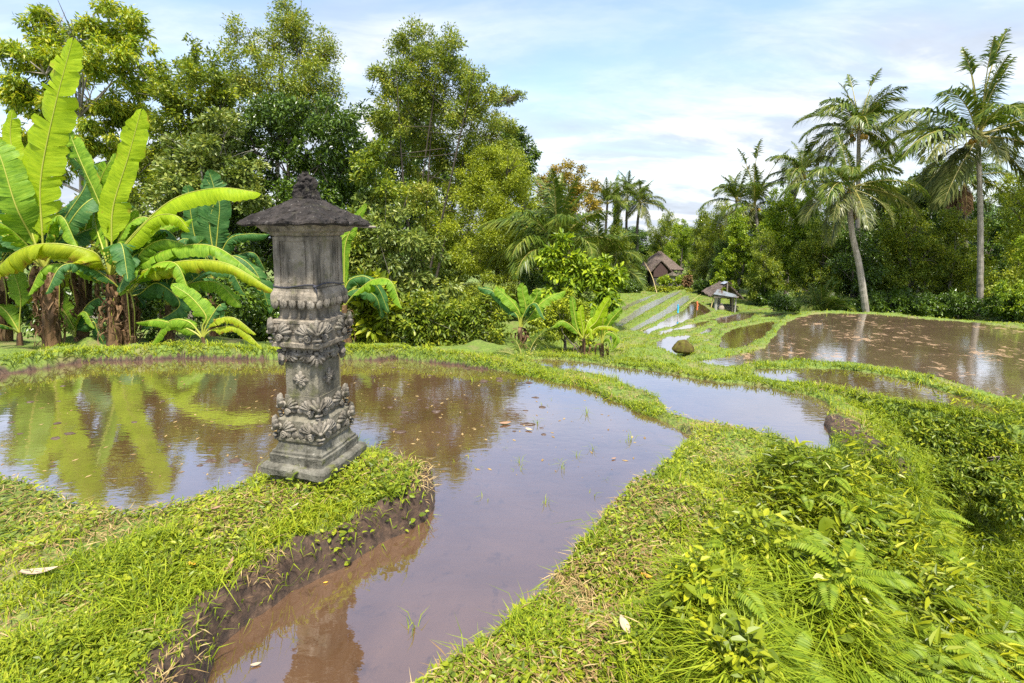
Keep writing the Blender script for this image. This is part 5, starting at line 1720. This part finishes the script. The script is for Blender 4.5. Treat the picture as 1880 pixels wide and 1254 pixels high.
for k, (px, Y, mm, lab) in enumerate([(1218, 43, 'leaf_lime', 'yellow leaved potted bush left of the small pillar shrine'), (1247, 43, 'leaf_lime', 'yellow leaved bush right of the small pillar shrine'), (1262, 42.4, 'palm_dry', 'rust red leaved bush beside the picket fence'),
                                      (1232, 41.8, 'weed', 'low bright green clump in front of the thatched house'), (1205, 41.5, 'weed_dark', 'low green clump at the foot of the bamboo pole'), (1250, 41.5, 'weed', 'low green clump before the picket fence')]):
    b = gp(px, Y)
    rg = np.random.default_rng(300 + k)
    hgt = .9 if k < 3 else .25
    t_ = thing('garden_bush', lab, 'bush', b)
    lb = [(0, 0, hgt, .45, .4, .4), (.3, .1, hgt * .8, .35, .3, .3), (-.3, 0, hgt * .85, .35, .3, .3)] if k < 3 else [(0, 0, .25, .6, .4, .25), (.7, 0, .2, .5, .4, .22), (-.7, .1, .22, .5, .4, .22)]
    build('stems', limbs((0, 0, 0), lb, .03, rg, 2), MT['bark'], t_)
    build('foliage', [crown(lb, 900, .2, .09, rg, .3, 12)], MT[mm], t_)

# open field hut
UY = 30.0
ub = gp(1328, UY)
hut = thing('field_hut', 'open field hut with a ragged thatch and metal gable roof among the terraces', 'hut', ub)
def up_(px, py, dy=0.0):
    return aty(px, py, UY + dy) - ub
ridge_f = up_(1336, 519, -.9)
ridge_b = up_(1321, 517, 1.6)
le_f, le_b = up_(1306, 543, -.9), up_(1289, 533, 1.6)
re_f, re_b = up_(1366, 548, -.9), up_(1350, 540, 1.6)
build('roof', rough_slab(le_b, le_f, ridge_f, ridge_b, .07, rgb, amp=.07) + rough_slab(re_f, re_b, ridge_b, ridge_f, .07, rgb, amp=.07), MT['thatch'], hut)
rc = ridge_f + (0, -.05, .06)
build('ridge_sheet', slab([ridge_f + (-.24, -.06, -.07), ridge_f + (0, -.08, .07), ridge_b * .4 + ridge_f * .6 + (0, 0, .08), ridge_b * .4 + ridge_f * .6 + (-.24, 0, -.07)], .02)
      + slab([ridge_f + (0, -.08, .07), ridge_f + (.26, -.08, -.09), ridge_b * .3 + ridge_f * .7 + (.24, 0, -.08), ridge_b * .3 + ridge_f * .7 + (0, 0, .08)], .02), MT['sheet'], hut)
g0, g1 = up_(1310, 540, -.95), up_(1357, 547, -.95)
build('gable_sheet', slab([g0, g1 + (-.05, 0, 0), g1 + (-.25, 0, .22), g0 + (.25, 0, .30)], .02), MT['sheet'], hut)
for (px, dy, r, mm) in [(1314, -.6, .10, 'concrete'), (1320, .3, .10, 'concrete'), (1345, -.5, .07, 'wood_old'), (1341, .9, .06, 'wood_old'), (1349, -.7, .05, 'concrete')]:
    a = up_(px, 560, dy)
    zt = up_(px, 541, dy)[2]
    build('post', tube([(a[0], a[1], -.4), (a[0] + (.0 if px != 1349 else .08), a[1], zt + .2)], r, 8, rough=.01), MT[mm], hut)
kp = up_(1335, 535, -.92)
build('king_post', [box(kp + (0, 0, .18), (.07, .05, .7))], MT['wood_old'], hut)
build('beam', [box(up_(1333, 545, -.85), (1.5, .07, .08))], MT['wood_old'], hut)
build('shelf', [box(up_(1336, 562, .2), (1.0, .8, .06)), box(up_(1336, 568, .2), (.9, .7, .25))], MT['wood_old'], hut)
a, b = up_(1304, 571, -.75), up_(1310, 545, -.7)
pk = build('plank', [box((0, 0, 0), (.01, .01, .01))] + tube([ub + a, ub + b], .035, 6), MT['bamboo'])
bpy.data.objects.remove(pk)
pk = build('plank', tube([ub + a, ub + b], .035, 6), MT['bamboo'])
tag(pk, 'pale bamboo rod leaning on the left post of the field hut', 'rod')
sk = ub + up_(1324, 566, -.55)
s_o = build('sack', [ellipsoid((sk[0], sk[1], sk[2]), (.19, .17, .26), 14, 10), ellipsoid((sk[0] + .02, sk[1], sk[2] + .25), (.08, .08, .08), 10, 7)], MT['sack'], smooth=True)
tag(s_o, 'bulging pale sack standing in the field hut', 'sack')
br = ub + up_(1315, 567, -.35)
b_o = build('barrel', tube([br + (0, 0, -.2), br + (0, 0, -.1), br + (0, 0, .1), br + (0, 0, .2)], [.15, .17, .17, .15], 14), MT['barrel'], smooth=True)
tag(b_o, 'grey blue tub beside the left post of the field hut', 'tub')

# bird scarers of plastic on sticks in the terraces
def scarer(px, y0, y1, Y, mm, label, wpx):
    b = gp(px, Y)
    t_ = thing('bird_scarer', label, 'bird scarer', b)
    z1, z0 = aty(px, y0, Y)[2] - b[2], aty(px, y1, Y)[2] - b[2]
    build('stick', tube([(0, 0, -.1), (.02, 0, z1 + .05)], .014, 6), MT['wood_old'], t_)
    wd = wpx * pxm(Y) / 2
    n = 9
    zz = np.linspace(z0, z1, n)
    rgx = np.random.default_rng(int(px))
    a = np.linspace(0, 6.28, 12, endpoint=False)
    rr = wd * (.75 + .25 * np.sin(np.linspace(.3, 3, n))) * (1 + .12 * rgx.normal(size=n))
    P = np.stack([np.full(n, .03), np.zeros(n), zz], 1) + rgx.normal(size=(n, 3)) * .01
    build('plastic_bag', tube(P, rr, 12, rough=.02, rs=12), MT[mm], t_, smooth=True)
scarer(1243, 559, 574, 25.5, 'blue', 'blue plastic bird scarer standing in the far rice water', 3.4)
scarer(1278, 553, 569, 26.5, 'orange', 'orange plastic bird scarer hanging over the brown rice water', 3.2)
wa, wb = aty(1172, 610, 21.5), aty(1287, 540, 33)
wl = build('bamboo_rail', tube(bez([wa, wa * .5 + wb * .5 + (0, 0, -.15), wb], 12), .009, 6), MT['bamboo'], smooth=True)
tag(wl, 'long thin bamboo rail slung along the far terrace strips', 'rail')

# mossy boulder beside the small pool
bo = gp(1258, 14.9)
V, F, _ = ellipsoid((0, 0, 0), (.34, .28, .27), 40, 28)
V = V * (1 + .22 * fbm(V, 3.0, 4, 4))[:, None]
V[:, 2] = V[:, 2] * np.where(V[:, 2] < 0, .5, 1) + .12
mb_ = leafmat('moss', [(0.04, 0.03, 0.015), (0.085, 0.07, 0.02), (0.12, 0.13, 0.02)], 0, 9, rough=.95, spec=.05, rw=0, nw=1.6)
bz = atz(1258, 655, -2.0)
bo_o = build('mossy_boulder', [(V + np.array([bo[0], bo[1], aty(1258, 648, 14.9)[2]]), F, 0)], mb_, smooth=True)
tag(bo_o, 'brown mossy boulder beside the small white pool', 'boulder')

# ------------------------------------------------------------------ grass, weeds, ferns
def scatter(n, rmin, rmax, amax=53, rg=rng, power=1.0):
    u = rg.random(n)
    r = np.exp(math.log(rmin) + (math.log(rmax) - math.log(rmin)) * u ** power)
    a = (rg.random(n) * 2 - 1) * R(amax)
    return np.stack([r * np.sin(a), r * np.cos(a)], 1), r

def blades(xy, z, L, W, rg, lean=.5, mat_i=0, segs=2):
    n = len(xy)
    b = np.c_[xy, z]
    a = rg.random(n) * 6.28
    h = np.stack([np.cos(a), np.sin(a), np.zeros(n)], 1)
    s = np.stack([-np.sin(a + .5 * rg.normal(size=n)), np.cos(a), np.zeros(n)], 1)
    ln = lean * (.3 + 1.2 * rg.random(n))
    m = b + (h * (ln * .32)[:, None] + np.array([0, 0, .62])) * L[:, None]
    e = b + (h * (ln * 1.0)[:, None] + np.array([0, 0, 1.0]) - np.array([0, 0, .35]) * (ln ** 1.3)[:, None]) * L[:, None]
    w_ = W[:, None]
    V = np.stack([b - s * w_ * .5, b + s * w_ * .5, m + s * w_ * .42, m - s * w_ * .42, e], 1).reshape(-1, 3)
    o_ = np.arange(n)[:, None] * 5
    return [(V, o_ + np.array([[0, 1, 2, 3]]), mat_i), (V, o_ + np.array([[3, 2, 4]]), mat_i)]

def in_slope(xy):
    """tall rough growth on the slope at the lower right"""
    A = [atz(1330, 1260, .33)[:2], atz(1240, 1120, .33)[:2], atz(1300, 960, .35)[:2], atz(1420, 850, .25)[:2], atz(1540, 830, .2)[:2], atz(1600, 760, 0)[:2], atz(1760, 775, -.3)[:2], atz(1900, 800, -.4)[:2], atz(2200, 900, -.6)[:2], atz(2100, 1400, -.8)[:2], atz(1500, 1400, .2)[:2]]
    return seg_dist(xy, np.array(A))

# short turf
xy, r = scatter(520000, 1.0, 46, rg=rng, power=.92)
z, mu, le = sample(xy)
dry_n = fbm(xy, 1.5, 3, 31) + .5 * fbm(xy, 5.0, 2, 35)
sl_d = in_slope(xy)
keep = (le > .018) & (rng.random(len(xy)) > np.clip(mu * 1.15, 0, np.where(mu > .9, .93, .84))) & (z > -4.5)
keep &= ~((r < 6) & (dry_n > -.05) & (rng.random(len(xy)) < .42 + dry_n))
keep &= ~((xy[:, 1] > 9.6) & (xy[:, 0] < 1.0))
keep &= np.hypot(xy[:, 0] - SHX, xy[:, 1] - SHY) > .26
xy, z, r, dry_n, sl_d = xy[keep], z[keep], r[keep], dry_n[keep], sl_d[keep]
tuft = np.clip(fbm(xy, 6, 2, 41) + .5, 0, 1.4)
L = (.022 + .038 * tuft + .02 * rng.random(len(xy))) * np.where(r > 6, 1.05, 1.0) * np.where(sl_d > 0, 1.3, 1)
L *= np.where(rng.random(len(xy)) < .03, 2.2, 1)
W = np.maximum(.0035 + .003 * rng.random(len(xy)), r * .00085)
xs, rs = scatter(900000, 2.0, 16, rg=rng)
zs_, ms_, ls_ = sample(xs)
ur = xs / rs[:, None]
z2, _a, _b = sample(xs + ur * .05)
z3, _a, _b = sample(xs - ur * .05)
sl = (z2 - z3) / .10
ok = (sl > .5) & (ls_ > np.where(rs < 5.2, .20, .05)) & (ms_ < .5) & (zs_ > -4) & ((xs[:, 1] < 9.6) | (xs[:, 0] > 1))
xs, zs_, rs = xs[ok], zs_[ok], rs[ok]
gb_ = blades(xs, zs_ - .01, (.035 + .05 * rng.random(len(xs))) * np.clip(rs / 5, .8, 1.7), np.maximum(.004 + .003 * rng.random(len(xs)), rs * .0014), rng, 1.4)
gr = build('grass', blades(xy, z, L, W, rng, 1.0) + gb_, MT['grass'])
tag(gr, 'short green turf on the banks and dykes', 'grass', kind='stuff')

# dry clippings lying in the turf
xy, r = scatter(200000, 1.0, 8, rg=rng)
z, mu, le = sample(xy)
dry_n = fbm(xy, 1.5, 3, 31) + .5 * fbm(xy, 5.0, 2, 35)
keep = (le > .06) & (dry_n > -.4) & (rng.random(len(xy)) < .26 + .6 * dry_n) & (in_slope(xy) < .1)
xy, z, r = xy[keep], z[keep], r[keep]
n = len(xy)
a = rng.random(n) * 6.28
D = nrm(np.stack([np.cos(a), np.sin(a), rng.normal(size=n) * .25], 1))
Nn = nrm(np.array([0, 0, 1.0]) + rng.normal(size=(n, 3)) * .3)
ds = build('straw', [leaf_quads(np.c_[xy, z + .012 + .02 * rng.random(n)], D, Nn, .04 + .08 * rng.random(n), .003 + .0035 * rng.random(n), False, 0, .15)], MT['dry'])
tag(ds, 'dry cut straw lying in the turf', 'straw', kind='stuff')

# small broad leaved weeds in the turf
xy, r = scatter(150000, 1.0, 8, rg=rng)
z, mu, le = sample(xy)
wn = fbm(xy, 2.0, 3, 51)
keep = (le > .05) & (wn > -.15) & (rng.random(len(xy)) > mu * 1.1) & (in_slope(xy) < .15) & (np.hypot(xy[:, 0] - SHX, xy[:, 1] - SHY) > .24)
xy, z, r = xy[keep], z[keep], r[keep]
n = len(xy)
a = rng.random(n) * 6.28
D = nrm(np.stack([np.cos(a), np.sin(a), .25 + rng.random(n) * .5], 1))
Nn = nrm(np.array([0, 0, 1.0]) + rng.normal(size=(n, 3)) * .35)
ln = .016 + .024 * rng.random(n)
ws_ = build('turf_weeds', [leaf_quads(np.c_[xy, z + .008 + .03 * rng.random(n)], D, Nn, ln, ln * .5, True, 0, .15)], MT['weed'])
tag(ws_, 'small broad leaved weeds in the turf', 'weeds', kind='stuff')

# rough growth on the right slope: long grass and leafy weeds
xy, r = scatter(260000, 1.2, 9, rg=rng)
sd = in_slope(xy)
z, mu, le = sample(xy)
keep = (sd > -.05) & (le > .06) & (rng.random(len(xy)) > mu)
xy, z, r, sd = xy[keep], z[keep], r[keep], sd[keep]
patch = fbm(xy, 1.1, 3, 61)
long_ = patch + .35 * rng.normal(size=len(xy)) > -.05
kx = long_
L = (.09 + .16 * rng.random(kx.sum())) * (.7 + .4 * np.clip(patch[kx], 0, 1))
tg_ = build('tall_grass', blades(xy[kx], z[kx], L, .0045 + .005 * rng.random(kx.sum()), rng, 1.1), MT['tall_grass'])
tag(tg_, 'long pale green grass on the slope at the lower right', 'grass', kind='stuff')
kx = (~long_) | (rng.random(len(xy)) < .25)
n = kx.sum()
a = rng.random(n) * 6.28
D = nrm(np.stack([np.cos(a), np.sin(a), .2 + rng.normal(size=n) * .45], 1))
Nn = nrm(np.array([0, 0, 1.0]) + rng.normal(size=(n, 3)) * .45)
ln = (.022 + .05 * rng.random(n) ** 2)
narrow = fbm(xy[kx], 1.6, 2, 66) > 0
ln = np.where(narrow, ln * 1.5, ln)
wr = np.where(narrow, .16 + .1 * rng.random(n), .3 + .3 * rng.random(n))
lw = build('leafy_weeds', [leaf_quads(np.c_[xy[kx], z[kx] + .02 + .17 * rng.random(n)], D, Nn, ln, ln * wr, True, 0, .2)], MT['weed_dark'])
tag(lw, 'mixed leafy weeds covering the slope at the lower right', 'weeds', kind='stuff')

# tufts of longer grass round the shrine foot and along the cut bank
cs = []
for (px, py, k, sp) in [(560, 868, 60, .06), (500, 862, 40, .07), (620, 880, 70, .08), (665, 850, 40, .06), (690, 830, 60, .10), (740, 850, 60, .10), (770, 880, 40, .06), (480, 905, 50, .10), (600, 900, 60, .08), (450, 1010, 50, .05), (440, 1070, 50, .06), (520, 985, 30, .06),
                        (640, 930, 30, .08), (720, 900, 40, .07), (330, 1060, 60, .10), (250, 1120, 60, .12), (150, 1100, 60, .12), (400, 950, 50, .1), (100, 960, 60, .12), (200, 1000, 60, .12), (1230, 840, 50, .06), (1100, 950, 50, .06), (1010, 1040, 60, .06), (930, 1110, 50, .05), (850, 1190, 60, .05), (1215, 740, 80, .08), (1000, 650, 60, .15), (1700, 770, 260, .16), (1760, 780, 260, .16), (1820, 785, 260, .18), (1880, 790, 260, .18), (1650, 755, 200, .14)]:
    q = atz(px, py, .3)
    cs.append(q[:2] + rng.normal(size=(k, 2)) * sp)
for px in range(1690, 1990, 14):
    for py in range(752, 830, 9):
        q = atz(px, py, -.12 - .35 * (py - 752) / 78)
        cs.append(q[:2] + rng.normal(size=(16, 2)) * .07)
lipxy, _r = scatter(260000, 1.2, 8.5, rg=rng)
_z, _m, _l = sample(lipxy)
lipxy = lipxy[(_l > .0) & (_l < .10) & (_z > .03) & (rng.random(len(lipxy)) < .16)]
cs.append(lipxy)
xy = np.concatenate(cs)
z, mu, le = sample(xy)
ok = (le > .0) & (np.maximum(np.abs(xy[:, 0] - SHX), np.abs(xy[:, 1] - SHY)) > .2)
xy, z, le = xy[ok], z[ok], le[ok]
tf = build('long_grass', blades(xy, z - .01, (.05 + .12 * rng.random(len(xy)) ** 1.8) * np.where(le < .10, .62, 1.0), .004 + .004 * rng.random(len(xy)), rng, 1.3), MT['tall_grass'])
tag(tf, 'tufts of longer grass round the shrine foot and along the bank edges', 'grass', kind='stuff')
n = 700
xy = np.concatenate([atz(px, py, .3)[:2] + rng.normal(size=(n // 7, 2)) * .09 for px, py in [(560, 880), (620, 890), (680, 850), (520, 870), (720, 880), (640, 960), (760, 900)]])
z, mu, le = sample(xy)
ok = (le > .02) & (np.maximum(np.abs(xy[:, 0] - SHX), np.abs(xy[:, 1] - SHY)) > .2)
xy, z = xy[ok], z[ok]
n = len(xy)
a = rng.random(n) * 6.28
D = nrm(np.stack([np.cos(a), np.sin(a), .2 + rng.normal(size=n) * .3], 1))
Nn = nrm(np.array([0, 0, 1.0]) + rng.normal(size=(n, 3)) * .4)
ln = .025 + .03 * rng.random(n)
cr = build('creeping_weeds', [leaf_quads(np.c_[xy, z + .01 + .09 * rng.random(n)], D, Nn, ln, ln * .6, True, 0, .15)], MT['weed'])
tag(cr, 'creeping leafy weeds round the foot of the shrine', 'weeds', kind='stuff')

# ferns on the slope
def fern_mesh(seed):
    rg = np.random.default_rng(seed)
    ch = []
    for k in range(rg.integers(4, 7)):
        a = rg.random() * 6.28
        L = .20 + .16 * rg.random()
        h = np.array([math.cos(a), math.sin(a), 0])
        P = bez([(0, 0, 0), h * L * .3 + (0, 0, L * .42), h * L * .7 + np.array([0, 0, L * .50]), h * L * 1.05 + np.array([0, 0, L * .32])], 24)
        ch += tube(P, np.linspace(.0022, .0008, 24), 4, cap=False)
        t_ = nrm(np.gradient(P, axis=0))
        s_ = np.array([-h[1], h[0], 0])
        idx = np.arange(5, 24)
        for side in (-1, 1):
            f = (idx - 5) / 18
            ln = L * .24 * np.sin(np.clip(.35 + f * .65, 0, 1) * math.pi * .97) ** .8 + .004
            D = nrm(s_ * side + t_[idx] * .45 + np.array([0, 0, -.12]))
            Nn = nrm(np.cross(D, t_[idx]) * -side)
            ch.append(leaf_quads(P[idx], D, Nn, ln, np.maximum(L * .055, .006), True, 0, .12))
    return ch
FERN = [mesh_only('fern', fern_mesh(400 + k), [MT['fern']]) for k in range(5)]
rgf = np.random.default_rng(9)
cnt = 0
xyf, rf_ = scatter(1500, 1.5, 5.5, 50, rgf)
sdf = in_slope(xyf)
zf, mf, lf_ = sample(xyf)
for (x, y), z_, s_, l_ in zip(xyf, zf, sdf, lf_):
    if s_ < .12 or l_ < .15 or cnt >= 100:
        continue
    o = bpy.data.objects.new('fern', FERN[cnt % 5])
    col.objects.link(o)
    o.location = (x, y, z_ + .05)
    o.rotation_euler = (rgf.normal() * .15, rgf.normal() * .15, rgf.random() * 6.28)
    k = .35 + .45 * rgf.random()
    o.scale = (k, k, k)
    tag(o, 'small bright green fern on the weedy slope at the lower right', 'fern', 'ferns on the right slope')
    cnt += 1

# leafy thicket on the terrace edge at the right
tb = atz(1830, 850, -.5)
rg = np.random.default_rng(88)
tk = thing('thicket', 'dark leafy thicket hanging over the terrace edge at the right', 'bush', (tb[0], tb[1], gz(tb[0], tb[1])))
lb = []
for (px, py, r_) in [(1740, 822, 34), (1790, 812, 36), (1840, 812, 40), (1900, 815, 46), (1960, 840, 56), (1760, 850, 40), (1820, 860, 45), (1880, 880, 52), (1740, 872, 26), (1715, 845, 22), (1850, 900, 40)]:
    q = atz(px, py, -.38) - np.array(tk.location)
    lb.append((q[0], q[1], q[2] - .06, r_ * .0055, r_ * .0050, r_ * .0042))
for px in range(1690, 1990, 24):
    for py, zz in ((772, -.11), (792, -.17), (812, -.26)):
        q = atz(px + 8 * (py % 3), py, zz) - np.array(tk.location)
        lb.append((q[0], q[1], q[2] - .02, .13, .10, .085))
build('stems', limbs((0, 0, -.1), [(l[0], l[1], l[2] - .12, l[3] * .5, l[4] * .5, l[5] * .4) for l in lb[:9]], .008, rg, 3), MT['bark'], tk)
build('foliage', [crown(lb, 34000, .058, .020, rg, .25, 26, .32, .35, True)], MT['leaf_mid'], tk)

# taro
def heart(parent, c, d, nrmv, L, W):
    n = 12
    t_ = np.linspace(0, 1, n)
    half = np.array([math.sin(math.pi * min(1, x ** .7)) ** .7 for x in t_]) * W * .5
    d = nrm(np.asarray(d, float))
    s_ = nrm(np.cross(d, nrmv))
    nn = np.cross(s_, d)
    ch = []
    for side in (-1, 1):
        mid = np.asarray(c) + d[None] * ((t_ - .18) * L)[:, None]
        mid[0] = mid[1] * .4 + np.asarray(c) * .6
        base_shift = np.where(t_ < .3, -(.3 - t_) * .6 * L, 0)
        e = np.asarray(c) + d[None] * ((t_ - .18) * L + base_shift)[:, None] + s_[None] * side * half[:, None] + nn[None] * (half * .35)[:, None]
        V = np.stack([mid, mid * .5 + e * .5 + nn * W * .03, e], 1).reshape(-1, 3)
        i = np.arange(n - 1)[:, None] * 3
        j = np.arange(2)[None]
        F = np.stack([i + j, i + 3 + j, i + 4 + j, i + 1 + j], -1).reshape(-1, 4)
        ch.append((V, F, 0))
    build('leaf', ch, MT['weed_dark'], parent, smooth=True)
tq = atz(1518, 930, .28)
taro = thing('taro_plant', 'taro plant with one big heart shaped leaf above the slope weeds', 'taro', (tq[0], tq[1], gz(tq[0], tq[1])))
heart(taro, (0, 0, .19), (.1, -.25, -.9), (0, -1, .35), .15, .13)
build('stalk', tube(bez([(0, .02, -.02), (0, .03, .1), (0, .01, .2)], 8), .004, 6), MT['petiole'], taro)
tq = atz(1478, 975, .32)
taro = thing('taro_plant', 'smaller taro plant with a bluish folded leaf left of the big taro', 'taro', (tq[0], tq[1], gz(tq[0], tq[1])))
heart(taro, (0, 0, .15), (-.3, -.2, -.8), (.6, -.8, .3), .11, .08)
heart(taro, (.03, -.05, .08), (.3, -.2, -.8), (-.3, -.8, .3), .11, .08)
build('stalk', tube(bez([(0, .02, -.02), (0, .03, .08), (0, .01, .16)], 8), .004, 6), MT['petiole'], taro)

# weeds standing in the main pond
WS = mesh_only('water_weed', blades(rng.normal(size=(7, 2)) * .012, np.full(7, -.02), .05 + .08 * rng.random(7), np.full(7, .006), rng, .9), [MT['weed']])
WS2 = mesh_only('water_weed', blades(rng.normal(size=(4, 2)) * .02, np.full(4, -.02), .04 + .04 * rng.random(4), np.full(4, .005), rng, 1.2), [MT['weed_dark']])
for k, (px, py) in enumerate([(1003, 925), (918, 800), (1143, 810), (1087, 826), (888, 918), (867, 640 + 185), (955, 850), (948, 862), (1024, 850), (1030, 860), (1116, 880), (1090, 905), (760, 1150), (1010, 735), (1000, 745), (868, 700), (900, 730), (682, 700), (985, 778), (840, 850),
                              (930, 822), (1160, 808), (130, 700), (330, 740), (75, 710), (445, 690), (470, 695), (1075, 760), (860, 845), (880, 860), (1060, 838)]):
    q = atz(px, py, 0.0)
    o = bpy.data.objects.new('water_weed', WS if k % 3 == 0 else WS2)
    col.objects.link(o)
    o.location = q
    o.rotation_euler = (0, 0, k * 1.3)
    s_ = .7 + .5 * ((k * 37) % 10) / 10
    o.scale = (s_, s_, s_)
    tag(o, 'small green sprout standing in the brown water of the main pond', 'water weed', 'sprouts in the main pond')
# floating debris specks
n = 800
q = np.array([atz(px, py, 0)[:2] for px, py in zip(rng.uniform(-50, 1200, n), 664 + 220 * rng.random(n) ** 1.5)])
di = seg_dist(q, PONDS['main']['P'])
q = q[di > .05]
n = len(q)
a = rng.random(n) * 6.28
ln = .012 + .05 * rng.random(n) ** 3
deb = build('floating_debris', [leaf_quads(np.c_[q, np.full(n, .002)], np.stack([np.cos(a), np.sin(a), np.zeros(n)], 1), np.tile([0, 0, 1.0], (n, 1)), ln, ln * .4, False, 0, 0)], MT['dry'])
tag(deb, 'bits of straw and husk floating on the main pond', 'debris', kind='stuff')

# clods of mud breaking the surface of the main pond
ch = []
rgm = np.random.default_rng(5)
for k in range(70):
    px, py = (rgm.uniform(690, 1000), rgm.uniform(670, 800)) if k % 3 else (rgm.uniform(0, 480), rgm.uniform(680, 860))
    q = atz(px, py, 0)
    r_ = .012 + .03 * rgm.random() ** 2
    V, F, _ = ellipsoid((0, 0, 0), (r_ * (1 + rgm.random()), r_, r_ * .35), 8, 6)
    V = V * (1 + .3 * rgm.normal(size=(len(V), 1)) * .5) + q
    ch.append((V, F, 0))
md = build('mud_clods', ch, MT['mud_clod'])
tag(md, 'small clods of mud breaking the surface of the main pond', 'mud', kind='stuff')

# single fallen leaves
def fallen(px, py, zlev, L, W, ang, mm, label, curl=.25, tilt=0.0):
    q = atz(px, py, zlev)
    if zlev > .05:
        q = np.array([q[0], q[1], gz(q[0], q[1]) + .035])
    n = 9
    s = np.linspace(0, 1, n)
    wv = W * np.sin(math.pi * (.08 + .90 * s)) ** .8
    x = (s - .5) * L
    z = curl * L * (s - .5) ** 2 * 2 + tilt * x + .004
    rows = []
    for c in (-1, -.5, 0, .5, 1):
        rows.append(np.stack([x, c * wv * .5, z + abs(c) * wv * .22], 1))
    V = np.stack(rows, 1).reshape(-1, 3)
    i = np.arange(n - 1)[:, None] * 5
    j = np.arange(4)[None]
    F = np.stack([i + j, i + 5 + j, i + 6 + j, i + 1 + j], -1).reshape(-1, 4)
    o = build('fallen_leaf', [(V, F, 0)], MT[mm], smooth=True)
    o.location = q
    o.rotation_euler = (0, 0, ang)
    tag(o, label, 'leaf', 'fallen leaves')
fallen(72, 1047, .3, .16, .045, .2, 'pale_leaf', 'large pale dry leaf lying in the grass at the lower left')
fallen(352, 1024, .3, .05, .025, -.4, 'gold_leaf', 'orange leaf lying in the grass of the spit')
fallen(1188, 1018, .3, .06, .026, -.5, 'gold_leaf', 'yellow leaf lying on the right bank')
fallen(1147, 1138, .3, .07, .04, 1.9, 'pale_leaf', 'whitish dry leaf near the lower edge of the right bank', tilt=.4)
fallen(398, 938, .3, .055, .022, .8, 'brown_leaf', 'brown leaf on the turf just left of the shrine')
fallen(541, 926, .3, .06, .02, 1.2, 'pale_leaf', 'pale leaf on the turf right before the shrine base')
fallen(420, 1022, .3, .08, .025, 1.6, 'brown_leaf', 'curled brown leaf at the edge of the cut mud bank', tilt=.6)
fallen(1096, 716, .1, .13, .05, 1.5, 'brown_leaf', 'brown dry leaf hanging over the dyke edge between pond and channel', tilt=.8)
fallen(928, 779, 0, .12, .06, .3, 'brown_leaf', 'brown curled leaf floating in the middle of the main pond')
fallen(971, 790, 0, .08, .045, -.6, 'pale_leaf', 'pink beige leaf floating right of the brown curled leaf')
fallen(1127, 843, 0, .05, .022, .5, 'brown_leaf', 'small pinkish leaf floating near the right bank')
fallen(470, 1222, 0, .045, .018, .3, 'pale_leaf', 'pale leaf floating at the bottom of the channel')
fallen(598, 1071, 0, .025, .012, .3, 'gold_leaf', 'tiny yellow leaf floating close to the cut mud bank')
fallen(782, 660, 0, .2, .05, .1, 'pale_leaf', 'long pale leaf at the far edge of the main pond')
fallen(1450, 955, .3, .1, .03, .1, 'pale_leaf', 'pale dry leaf caught on the slope weeds')
